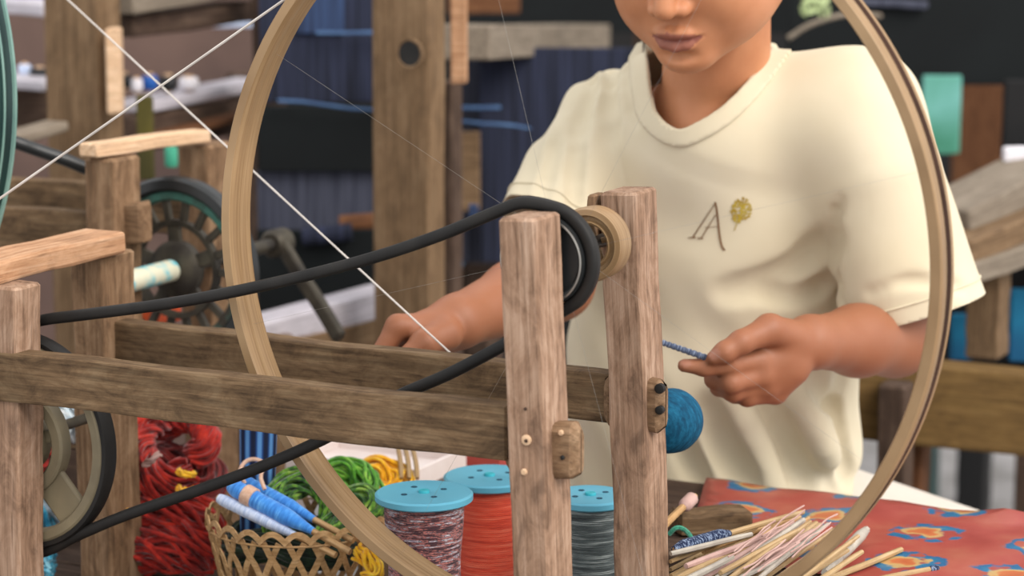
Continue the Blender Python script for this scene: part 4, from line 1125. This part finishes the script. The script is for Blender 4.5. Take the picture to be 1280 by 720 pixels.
    f.chain([kn['i'], P(914, 456, 2.168), P(880, 459, 2.164), P(855, 457, 2.162)], [.0108, .0092, .0080, .0060], k2)
    f.chain([kn['m'], P(914, 478, 2.172), P(893, 474, 2.186), P(889, 464, 2.196)], [.0112, .0098, .0086, .0068], k2)
    f.chain([kn['r'], P(916, 489, 2.184), P(899, 484, 2.202), P(905, 474, 2.212)], [.0106, .0092, .0080, .0066], k2)
    f.chain([kn['p'], P(934, 497, 2.196), P(918, 494, 2.212), P(922, 484, 2.220)], [.0094, .0080, .0070, .0058], k2)
    f.chain([P(992, 424, 2.204), P(962, 412, 2.176), P(926, 428, 2.158), P(906, 440, 2.153), P(892, 447, 2.153)], [.0180, .0138, .0104, .0090, .0064], .006)
    # ---- her right hand, closed on the spindle behind the rail
    f.cone(WR, P(540, 414, 2.205), .0235, .021, .012)
    kr = [P(497, 408, 2.180), P(493, 418, 2.196), P(494, 428, 2.212), P(502, 437, 2.226)]
    for i_, q in enumerate(kr):
        f.cone(P(545, 412 + 5 * i_, 2.196 + .010 * i_), q, .0165, .0112, .010)
        f.chain([q, q + np.array([-.016, -.006, -.026]), q + np.array([.006, -.008, -.044]), q + np.array([.022, .0, -.036])], [.0105, .0092, .0082, .0064], k2)
    f.chain([P(556, 418, 2.186), P(530, 430, 2.166), P(512, 446, 2.162), P(503, 462, 2.166)], [.0165, .0125, .0098, .0070], .006)
    hipz = ((f.xs[:, None, None] - T4[0]) ** 2 + (f.ys[None, :, None] - T4[1]) ** 2 < .27 ** 2)
    f.V = np.where(hipz, np.maximum(f.V, SEATZ + .008 - f.zs[None, None, :]), f.V).astype(np.float32)
    P_, Fq = f.mesh()
    return vsmooth(P_, Fq, 2, .45)

# ---- skin
m, N_, L_, b_ = newmat('skin', .52, 0, .35)
b_.inputs['Subsurface Weight'].default_value = .12
b_.inputs['Subsurface Radius'].default_value = (.012, .005, .003)
b_.inputs['Subsurface Scale'].default_value = .6
co = coords(N_, L_, (1, 1, 1))
sk = ramp(N_, [(.3, (178, 118, 82)), (.5, (188, 128, 90)), (.72, (196, 136, 100))]); L_.new(noise(N_, L_, co, 22, 4), sk.inputs[0])
at1 = N_.new('ShaderNodeAttribute'); at1.attribute_name = 'tint'
sep = N_.new('ShaderNodeSeparateColor'); L_.new(at1.outputs['Color'], sep.inputs[0])
c1 = mixc(N_, L_, sep.outputs[0], sk.outputs[0], lin((134, 78, 66)))
c1 = mixc(N_, L_, sep.outputs[1], c1, lin((214, 160, 140)))
c1 = mixc(N_, L_, sep.outputs[2], c1, lin((128, 78, 54)))
L_.new(c1, b_.inputs['Base Color'])
bump(N_, L_, b_, noise(N_, L_, co, 900, 2), .1, .00006)

wv = thing('person', np.array([T4[0], T4[1], SEATZ]), 'person in a pale yellow T-shirt, head bowed, holding a small quill at the table', 'person')
BP, BQ = build_body()
body = fmesh('body', BP, BQ, 'skin', wv)
# colour of the lips, the nails, the browner arms
tint = np.zeros((len(BP), 4), np.float32); tint[:, 3] = 1
rel = BP - HO; hs, hf, hu = rel @ HS, rel @ HF, rel @ HU
lipu = np.interp(np.abs(hs), [0, .004, .012, .0235], [-.0545, -.0532, -.0548, -.0612]); lipl = np.interp(np.abs(hs), [0, .011, .0225], [-.0770, -.0750, -.0645])
lip = (hf > .084) & (np.abs(hs) < .0235) & (hu < lipu) & (hu > lipl)
tint[lip, 0] = .85
seam = (hf > .084) & (np.abs(hs) < .024) & (np.abs(hu + .0632) < .0016); tint[seam, 0] = 1.0
nail = np.linalg.norm((BP - P(893, 443, 2.146)) / np.array([.006, .006, .005]), axis=1) < 1; tint[nail, 1] = 1
nail = np.linalg.norm((BP - P(857, 454, 2.158)) / np.array([.005, .005, .004]), axis=1) < 1; tint[nail, 1] = .7
def seg_d(A, B):
    ba = B - A; t = np.clip((BP - A) @ ba / (ba @ ba), 0, 1); return np.linalg.norm(BP - A - t[:, None] * ba, axis=1)
arm = np.minimum(np.minimum(seg_d(EL, WL), seg_d(WL, P(900, 465, 2.18))), np.minimum(seg_d(ER, WR), seg_d(WR, P(500, 430, 2.2))))
tint[:, 2] = np.clip((.075 - arm) / .02, 0, 1) * .78
at = body.data.color_attributes.new('tint', 'FLOAT_COLOR', 'POINT'); at.data.foreach_set('color', tint.ravel())

# ---- T-shirt
m, N_, L_, b_ = newmat('shirt_cotton', .9, 0, .15)
co = coords(N_, L_, (1, 1, 1))
sr = ramp(N_, [(.3, (202, 189, 160)), (.6, (208, 196, 169)), (.8, (211, 200, 176))]); L_.new(noise(N_, L_, co, 9, 4), sr.inputs[0])
L_.new(sr.outputs[0], b_.inputs['Base Color'])
b_.inputs['Sheen Weight'].default_value = .15
bump(N_, L_, b_, noise(N_, L_, co, 650, 2), .2, .0001)

CUL, CUR = P(1141, 392, 2.355), P(690, 282, 2.385)       # cuff centres
def build_shirt():
    st = .0034
    xs = np.arange(-.02, .56, st); ys = np.arange(2.14, 2.72, st); zs = np.arange(.50, 1.16, st)
    f = Field(xs, ys, zs)
    f.econe(T1, T2, .132, .132, BS, BF, .68, .03); f.econe(T2, T3, .132, .148, BS, BF, .72, .03); f.econe(T3, T4, .148, .155, BS, BF, .73, .03)
    f.cone(NB0 - ZUP * .046, SL, .060, .056, .03); f.cone(NB0 - ZUP * .040, SR, .060, .052, .03)
    f.cone(NB0 - .060 * ZUP + .024 * BF, T1 + BF * .046, .060, .055, .04)
    # wide neck opening and stand of the collar
    # sleeves
    cm_ = SL * .68 + CUL * .32 + RR * .004 - CF * .012
    f.cone(SL, cm_, .056, .062, .055); f.cone(cm_, CUL + (CUL - SL) * .12, .063, .073, .003)
    f.chain([SR, SR * .5 + CUR * .5 - RR * .004, CUR + (CUR - SR) * .25], [.053, .052, .052], .014)
    # folds: ridges and valleys laid along the cloth
    def surf(px, py):
        d = ray(px, py); q = LOC[None] + d[None] * np.arange(2.05, 2.75, .002)[:, None]
        ii = np.clip(np.searchsorted(f.xs, q[:, 0]), 0, len(f.xs) - 1); jj = np.clip(np.searchsorted(f.ys, q[:, 1]), 0, len(f.ys) - 1); kk = np.clip(np.searchsorted(f.zs, q[:, 2]), 0, len(f.zs) - 1)
        h = np.nonzero(f.V[ii, jj, kk] < 0)[0]
        return q[h[0]] if len(h) else None
    def fold(pts, r, dep, k, sub=False):
        """groove (sub) or ridge of the given depth along a line on the cloth"""
        pp = spline([(a_, b_, 0) for a_, b_ in pts], 4 * len(pts)); n_ = len(pp); c_ = []
        for i_, (a_, b_, _z) in enumerate(pp):
            q = surf(a_, b_)
            if q is None: continue
            e_ = math.sin(math.pi * min(1, max(0, (i_ + .6) / (n_ + .2)))) ** .5
            off = (-r + dep * e_) if sub else (r - dep * e_)
            c_.append(q + unit(ray(a_, b_)) * off)
        if len(c_) > 1: f.chain(c_, [r] * len(c_), k, sub)
    X, Y, Z = f.xs[:, None, None], f.ys[None, :, None], f.zs[None, None, :]
    rx = (X - T3[0]) * BS[0] + (Y - T3[1]) * BS[1]
    low = np.clip((T2[2] - Z) / .25, 0, 1)
    # hanging folds below the chest, leaning towards her left hip
    ph = (rx * .9 + (Z - T3[2]) * .55)
    w = low * (.0034 * np.sin(ph * 62 + 1.2) + .0022 * np.sin(ph * 118 + .4 + 3 * Z))
    # drag lines from the shoulder to the sleeve on viewer left
    up_ = np.clip((Z - T2[2]) / .10, 0, 1) * np.clip((-rx - .04) / .06, 0, 1)
    w = w + up_ * (.0024 * np.sin((rx * 1.0 + (Z - 1) * .12) * 170))
    # soft creases over chest
    w = w + .0014 * np.sin(X * 41 + Z * 23) * np.sin(Z * 37 - X * 12)
    f.V -= w.astype(np.float32)
    # armpit creases and creases at her left elbow side
    fold([(1047, 252), (1042, 275), (1041, 305), (1043, 350), (1049, 392)], .007, .011, .004, True)
    fold([(1036, 300), (1000, 340), (950, 362), (905, 372)], .014, .0035, .014, True)
    fold([(1044, 352), (1005, 372), (955, 366)], .010, .0035, .010, True)
    fold([(1030, 420), (1012, 480), (1022, 560)], .012, .004, .016)
    fold([(1058, 470), (1044, 530), (1056, 605)], .008, .004, .008, True)
    fold([(945, 490), (978, 550), (1012, 618)], .013, .011, .012, True)
    fold([(1000, 490), (1032, 560), (1050, 618)], .010, .005, .012)
    fold([(1020, 470), (1046, 530), (1062, 600)], .009, .008, .010, True)
    fold([(905, 480), (940, 550), (962, 612)], .012, .004, .012)
    fold([(878, 510), (908, 565), (930, 608)], .013, .010, .012, True)
    fold([(845, 540), (858, 570), (872, 602)], .010, .008, .010, True)
    fold([(722, 175), (719, 215), (720, 262)], .008, .005, .006, True)
    fold([(694, 165), (684, 215), (676, 250)], .007, .003, .007, True)
    fold([(770, 60), (760, 110), (764, 170)], .008, .003, .008, True)
    fold([(786, 52), (780, 100), (790, 150)], .007, .002, .007, True)
    fold([(740, 92), (728, 130), (722, 165)], .008, .003, .008, True)
    fold([(1085, 368), (1140, 352), (1205, 358)], .006, .002, .006, True)
    P_, Fq = f.mesh()
    return vsmooth(P_, Fq, 3, .5)
SP, SQ = build_shirt()
bm = bmesh.new()
_me = bpy.data.meshes.new('tmp'); _me.from_pydata(SP.tolist(), [], SQ.tolist()); bm.from_mesh(_me)
def cut(co, no, test=None):
    g = bm.verts[:] + bm.edges[:] + bm.faces[:]
    if test is not None:
        fs = [q for q in bm.faces if test(np.array(q.calc_center_median()))]
        g = list({e for q in fs for e in q.edges} | {v for q in fs for v in q.verts}) + fs
    bmesh.ops.bisect_plane(bm, geom=g, plane_co=Vector(co), plane_no=Vector(no), clear_outer=True)
def axis_d(q, A, d):
    v = q - A; return np.linalg.norm(v - d * (v @ d))
def pix(q):
    v = q - LOC; Z_ = v @ CF; return 640 + F * (v @ CR) / Z_, 360 - F * (v @ CU) / Z_, Z_
def tl(q):
    x_, y_, z_ = pix(q); return axis_d(q, SL, cd) < .080 and (q - SL) @ cd > .17 and not (x_ < 1090 and z_ > 2.43)
def tr_(q):
    x_, y_, z_ = pix(q); return axis_d(q, SR, cd2) < .075 and (q - SR) @ cd2 > .06 and x_ < 714
cd = unit(CUL - SL); cd2 = unit(CUR - SR)
cut(CUL, cd, tl)
cut(CUR + cd2 * .006, cd2, tr_)
cut((0, 0, T4[2] - .02), (0, 0, -1))
# neckline: the visible front edge follows the outline read off the picture, where it lies on the cloth;
# the hidden back edge is a plane through its two ends and the nape
edge = [(799, 26), (805, 52), (810, 84), (813, 112), (821, 142), (846, 161), (872, 153), (902, 134), (932, 105), (957, 72), (977, 44), (990, 24)]
EP = spline([(a_, b_, 0) for a_, b_ in edge], 110)[:, :2]
POLY = np.vstack([EP, [(1000, -120), (790, -120)]])
ZSIDE = 2.405
backp = NB0 - BF * .080 + ZUP * .030
eA, eB = P(799, 26, ZSIDE), P(990, 24, ZSIDE - .02)
nb_ = unit(np.cross(eB - eA, backp - eA)); nb_ = nb_ if nb_[2] > 0 else -nb_
def neck_g(Q):
    """signed distance (negative inside the opening)"""
    v = Q - LOC; Z_ = v @ CF; q2 = np.c_[640 + F * (v @ CR) / Z_, 360 - F * (v @ CU) / Z_]
    A = POLY; B = np.roll(POLY, -1, 0); AB = B - A
    ap = q2[:, None, :] - A[None]
    t = np.clip((ap * AB[None]).sum(2) / (AB ** 2).sum(1)[None], 0, 1)
    d = np.sqrt(((ap - t[..., None] * AB[None]) ** 2).sum(2)).min(1)
    cr_ = ((A[None, :, 1] > q2[:, None, 1]) != (B[None, :, 1] > q2[:, None, 1]))
    xi = A[None, :, 0] + (q2[:, None, 1] - A[None, :, 1]) / np.where(np.abs(AB[None, :, 1]) < 1e-12, 1e-12, AB[None, :, 1]) * AB[None, :, 0]
    g1 = np.where((cr_ & (q2[:, None, 0] < xi)).sum(1) % 2 == 1, -d, d) * Z_ / F
    g2 = np.maximum(-((Q - eA) @ nb_), np.linalg.norm(np.cross(Q - NB0, nb_), axis=1) - .095)
    return np.where(Z_ < ZSIDE, g1, g2)
def snap(vs, level, only=None):
    for _ in range(3):
        Q = np.array([v.co[:] for v in vs]); e_ = 2e-4; g0 = neck_g(Q)
        G = np.stack([(neck_g(Q + a_ * e_) - neck_g(Q - a_ * e_)) / (2 * e_) for a_ in np.eye(3)], 1)
        G = np.clip(G, -2, 2); dl = np.clip(g0 - level, -.004, .004)
        if only is not None: dl = np.where(only(g0), dl, 0)
        Q = Q - dl[:, None] * G / np.maximum((G ** 2).sum(1), .3)[:, None]
        for v, c_ in zip(vs, Q): v.co = Vector(c_)
bm.faces.ensure_lookup_table()
fc = np.array([q.calc_center_median()[:] for q in bm.faces])
near = (np.linalg.norm(fc - NB0, axis=1) < .19)
gi = np.full(len(fc), 1.0); gi[near] = neck_g(fc[near])
bmesh.ops.delete(bm, geom=[bm.faces[k] for k in np.nonzero(gi < 0)[0]], context='FACES')
rimv = [v for v in bm.verts if any(e.is_boundary for e in v.link_edges) and np.linalg.norm(np.array(v.co) - NB0) < .19]
snap(rimv, 0)
shirt_bvh = BVHTree.FromBMesh(bm)
me = bpy.data.meshes.new('t_shirt'); bm.to_mesh(me)
me.materials.append(MATS['shirt_cotton']); me.polygons.foreach_set('use_smooth', [True] * len(me.polygons))
shirt = put(bpy.data.objects.new('t_shirt', me), wv)
shirt['label'] = 'pale yellow cotton T-shirt with a small printed emblem'
md = shirt.modifiers.new('thick', 'SOLIDIFY'); md.thickness = .002; md.offset = -1
# ribbed collar band: the strip of shirt just outside the neckline, lifted off it
def band(name, keepf, lift, mat, snap=None):
    b2 = bm.copy(); b2.faces.ensure_lookup_table()
    C_ = np.array([q.calc_center_median()[:] for q in b2.faces]); k_ = keepf(C_)
    bmesh.ops.delete(b2, geom=[b2.faces[i_] for i_ in np.nonzero(~k_)[0]], context='FACES')
    seen = set(); best = []
    for f0 in b2.faces:
        if f0 in seen: continue
        st_ = [f0]; isl = []; seen.add(f0)
        while st_:
            g_ = st_.pop(); isl.append(g_)
            for e_ in g_.edges:
                for h_ in e_.link_faces:
                    if h_ not in seen: seen.add(h_); st_.append(h_)
        if len(isl) > len(best): best = isl
    kb = set(best)
    bmesh.ops.delete(b2, geom=[q for q in b2.faces if q not in kb], context='FACES')
    bmesh.ops.delete(b2, geom=[v for v in b2.verts if not v.link_faces], context='VERTS')
    b2.normal_update()
    if snap: snap(b2)
    for v in b2.verts: v.co += v.normal * lift
    mm_ = bpy.data.meshes.new(name); b2.to_mesh(mm_); b2.free()
    mm_.materials.append(MATS[mat]); mm_.polygons.foreach_set('use_smooth', [True] * len(mm_.polygons))
    o = put(bpy.data.objects.new(name, mm_), shirt)
    md_ = o.modifiers.new('thick', 'SOLIDIFY'); md_.thickness = .0030; md_.offset = -.2
    return o
CW = .0170
def near_neck(C_):
    out = np.zeros(len(C_), bool); nr = np.linalg.norm(C_ - NB0, axis=1) < .20
    out[nr] = neck_g(C_[nr]) < CW; return out
def snap_collar(b2):
    snap([v for v in b2.verts if any(e.is_boundary for e in v.link_edges)], CW, lambda g0: g0 > CW * .5)
band('collar', near_neck, .0013, 'shirt_cotton', snap_collar)
def unit_rows(a): return a / np.linalg.norm(a, axis=1)[:, None]
def stitch(co, no, test, off):
    b2 = bm.copy()
    g = bmesh.ops.bisect_plane(b2, geom=b2.verts[:] + b2.edges[:] + b2.faces[:], plane_co=Vector(co - no * off), plane_no=Vector(no))['geom_cut']
    pts = np.array([v.co[:] for v in g if isinstance(v, bmesh.types.BMVert) and test(np.array(v.co))]); b2.free()
    c_ = pts.mean(0); u_, v_ = basis_for(no); an_ = np.arctan2((pts - c_) @ v_, (pts - c_) @ u_)
    pts = pts[np.argsort(an_)]
    ring = spline(pts[::3], 160, True)
    rad = unit_rows(ring - c_)
    return tube('sleeve_hem', ring + rad * .0006, .0011, 'shirt_cotton', shirt, 6, True)
def unit_rows(a): return a / np.linalg.norm(a, axis=1)[:, None]
stitch(CUL, cd, lambda q: axis_d(q, SL, cd) < .088, .017)
stitch(CUR + cd2 * .006, cd2, lambda q: axis_d(q, SR, cd2) < .070, .016)
bm.free()

# printed letter and little tree on the chest, lying on the cloth
def onshirt(px, py, lift=.0009):
    d = ray(px, py); h = shirt_bvh.ray_cast(Vector(LOC + 1.9 * d), Vector(unit(d)))
    if h[0] is None: return None
    n = np.array(h[1]); n = n if n @ d < 0 else -n
    return np.array(h[0]) + n * lift, n
def stroke(pts, w0, w1, V, Fc):
    pts = np.array(pts, float)
    T = np.gradient(pts, axis=0); n = len(pts); base = len(V); ok = 0
    for i in range(n):
        t = T[i] / np.linalg.norm(T[i]); s = np.array([-t[1], t[0]]); w = (w0 + (w1 - w0) * i / (n - 1)) / 2
        for sg in (-1, 1):
            h = onshirt(*(pts[i] + s * w * sg)); V.append(h[0])
    for i in range(n - 1): Fc.append((base + 2 * i, base + 2 * i + 1, base + 2 * i + 3, base + 2 * i + 2))
def seg(a, b, n=8): return [(a[0] + (b[0] - a[0]) * t, a[1] + (b[1] - a[1]) * t) for t in np.linspace(0, 1, n)]
V, Fc = [], []
stroke(seg((894.5, 253), (866.5, 296)), 1.1, 1.5, V, Fc)
stroke(seg((894.5, 268), (877, 297)), .9, 1.3, V, Fc)
stroke([(894, 252), (896, 262), (897.5, 275), (899, 290), (901, 303), (903, 309), (906, 313)], 2.2, 2.6, V, Fc)
stroke(seg((881, 284), (898, 283)), .7, .7, V, Fc)
stroke(seg((860, 297), (870, 296.6)), 1.0, 1.8, V, Fc); stroke(seg((872, 297.6), (879, 297.8)), 1.8, 1.5, V, Fc)
mesh_obj('printed_letter', V, Fc, 'brown_print', shirt)
V, Fc = [], []
for k in range(120):
    a = RNG.rand() * 6.28; r = math.sqrt(RNG.rand())
    cx, cy = 926.5 + r * 12.5 * math.cos(a) + 1.5 * -r * math.sin(a), 262.5 + r * 16 * math.sin(a)
    an = RNG.rand() * 3.14; l = 1.5 + RNG.rand() * 1.3
    q = [(cx + math.cos(an) * l * c - math.sin(an) * l * .5 * s, cy + math.sin(an) * l * c + math.cos(an) * l * .5 * s) for c, s in ((1, 0), (0, 1), (-1, 0), (0, -1))]
    b0 = len(V); V += [onshirt(*z)[0] for z in q]; Fc.append((b0, b0 + 1, b0 + 2, b0 + 3))
stroke([(930, 246), (927, 262), (922, 276), (918, 288)], .9, 1.0, V, Fc)
stroke(seg((924, 272), (915, 262)), .7, .6, V, Fc); stroke(seg((926, 268), (937, 262)), .7, .6, V, Fc)
mesh_obj('printed_tree', V, Fc, 'gold_print', shirt)

# ---- trousers
m, N_, L_, b_ = newmat('trouser_cotton', .9, 0, .15)
co = coords(N_, L_, (1, 1, 1))
sr = ramp(N_, [(.3, (192, 183, 172)), (.7, (202, 194, 184))]); L_.new(noise(N_, L_, co, 9, 4), sr.inputs[0]); L_.new(sr.outputs[0], b_.inputs['Base Color'])
def build_trousers():
    st = .006
    f = Field(np.arange(-.18, .72, st), np.arange(1.98, 2.86, st), np.arange(.06, .66, st))
    f.econe(T4 - ZUP * .03, T4 - ZUP * .085, .150, .155, BS, BF, .80, .03)
    for hp_, kn, sgn in ((HIPL, KNL, 1), (HIPR, KNR, -1)):
        f.cone(hp_, kn, .090, .066, .03)
        an = np.array([kn[0] + .02 * sgn, kn[1] + .10, .13])
        f.chain([kn, kn * .6 + an * .4, an], [.064, .062, .056], .02)
    hipz = ((f.xs[:, None, None] - T4[0]) ** 2 + (f.ys[None, :, None] - T4[1]) ** 2 < .27 ** 2)
    f.V = np.where(hipz, np.maximum(f.V, SEATZ + .003 - f.zs[None, None, :]), f.V).astype(np.float32)
    P_, Fq = f.mesh()
    return vsmooth(P_, Fq, 2, .5)
TP_, TQ_ = build_trousers()
fmesh('trousers', TP_, TQ_, 'trouser_cotton', wv)

# ---- hair: pulled back, with a low knot
yarn('hair_black', [(.3, (22, 20, 20)), (.6, (36, 33, 32))], 1.0, .45, stretch=(300, 300, 60), sheen=.0)
def build_hair():
    st = .004
    f = Field(np.arange(HO[0] - .16, HO[0] + .16, st), np.arange(HO[1] - .14, HO[1] + .22, st), np.arange(HO[2] - .13, HO[2] + .16, st))
    f.ell(hd(0, -.022, .044), (.082, .100, .090), HM, .01)
    f.ell(hd(0, .118, -.045), (.075, .085, .095), HM, .02, True)
    f.ell(hd(0, -.060, -.010), (.072, .060, .070), HM, .02)
    f.ell(hd(.030, -.112, -.030), (.045, .036, .040), HM, .015)
    for s in (-1, 1): f.ell(hd(s * .085, .004, -.030), (.022, .030, .052), HM, .01, True)
    P_, Fq = f.mesh(); return vsmooth(P_, Fq, 2, .5)
HP_, HQ_ = build_hair()
fmesh('hair', HP_, HQ_, 'hair_black', wv)
for s in (-1, 1):   # brows and lash lines
    tube('eyebrow', spline([hd(s * .014, .0985, .0265), hd(s * .030, .0965, .0325), hd(s * .048, .0835, .0285)], 14), [.0016] * 13 + [.0008] * 2 if False else .0015, 'hair_black', wv, 6)
    tube('lash_line', spline([hd(s * .018, .0885, .003), hd(s * .032, .0915, -.001), hd(s * .046, .0845, .003)], 14), .0009, 'hair_black', wv, 6)

yarn('quill_grey', [(.3, (30, 36, 50)), (.5, (64, 74, 96)), (.66, (128, 138, 156)), (.75, (40, 48, 66))], 1.0, stretch=(700, 40, 40))
# ---- the quill she holds
a, b = P(826, 427.5, 2.150), P(892, 450.5, 2.160)
q_ = thing('held_quill', (a + b) / 2, 'small navy and grey wound quill between thumb and finger of the person', 'quill')
X_ = unit(b - a); Y_, Z_ = basis_for(X_); L0 = np.linalg.norm(b - a)
V, Fc = tube_geo([np.array([s * L0, 0, 0]) for s in np.linspace(0, 1, 6)], .0016, 8)
mesh_obj('shaft', V, Fc, 'bamboo_tan', q_, True, frame_mtx(X_, Y_, Z_, a), 50)
V, Fc = tube_geo([np.array([s * L0, 0, 0]) for s in np.linspace(.01, .93, 30)], [.0022 + .0006 * (i % 3 > 0) + .0004 * i / 30 for i in range(30)], 12)
mesh_obj('yarn_winding', V, Fc, 'quill_grey', q_, True, frame_mtx(X_, Y_, Z_, a), 60)

# ---- the bench she sits on
bs_ = thing('sitting_bench', np.array([T4[0], T4[1], 0]), 'plain wooden bench under the seated person', 'bench')
sc_ = T4 * [1, 1, 0]
for k in range(3):
    o_ = BF * (-.16 + .107 * k)
    board('seat_plank', sc_ + o_ - BS * .30 + ZUP * (SEATZ - .016), sc_ + o_ + BS * .30 + ZUP * (SEATZ - .016), .105, .028, BF, 'wood_ochre', bs_, .003, 5)
for a_ in (-.26, .26):
    for c_ in (-.17, .05):
        board('leg', sc_ + BS * a_ + BF * c_, sc_ + BS * a_ + BF * c_ + ZUP * (SEATZ - .03), .045, .045, BF, 'wood_ochre', bs_, .003, 4)
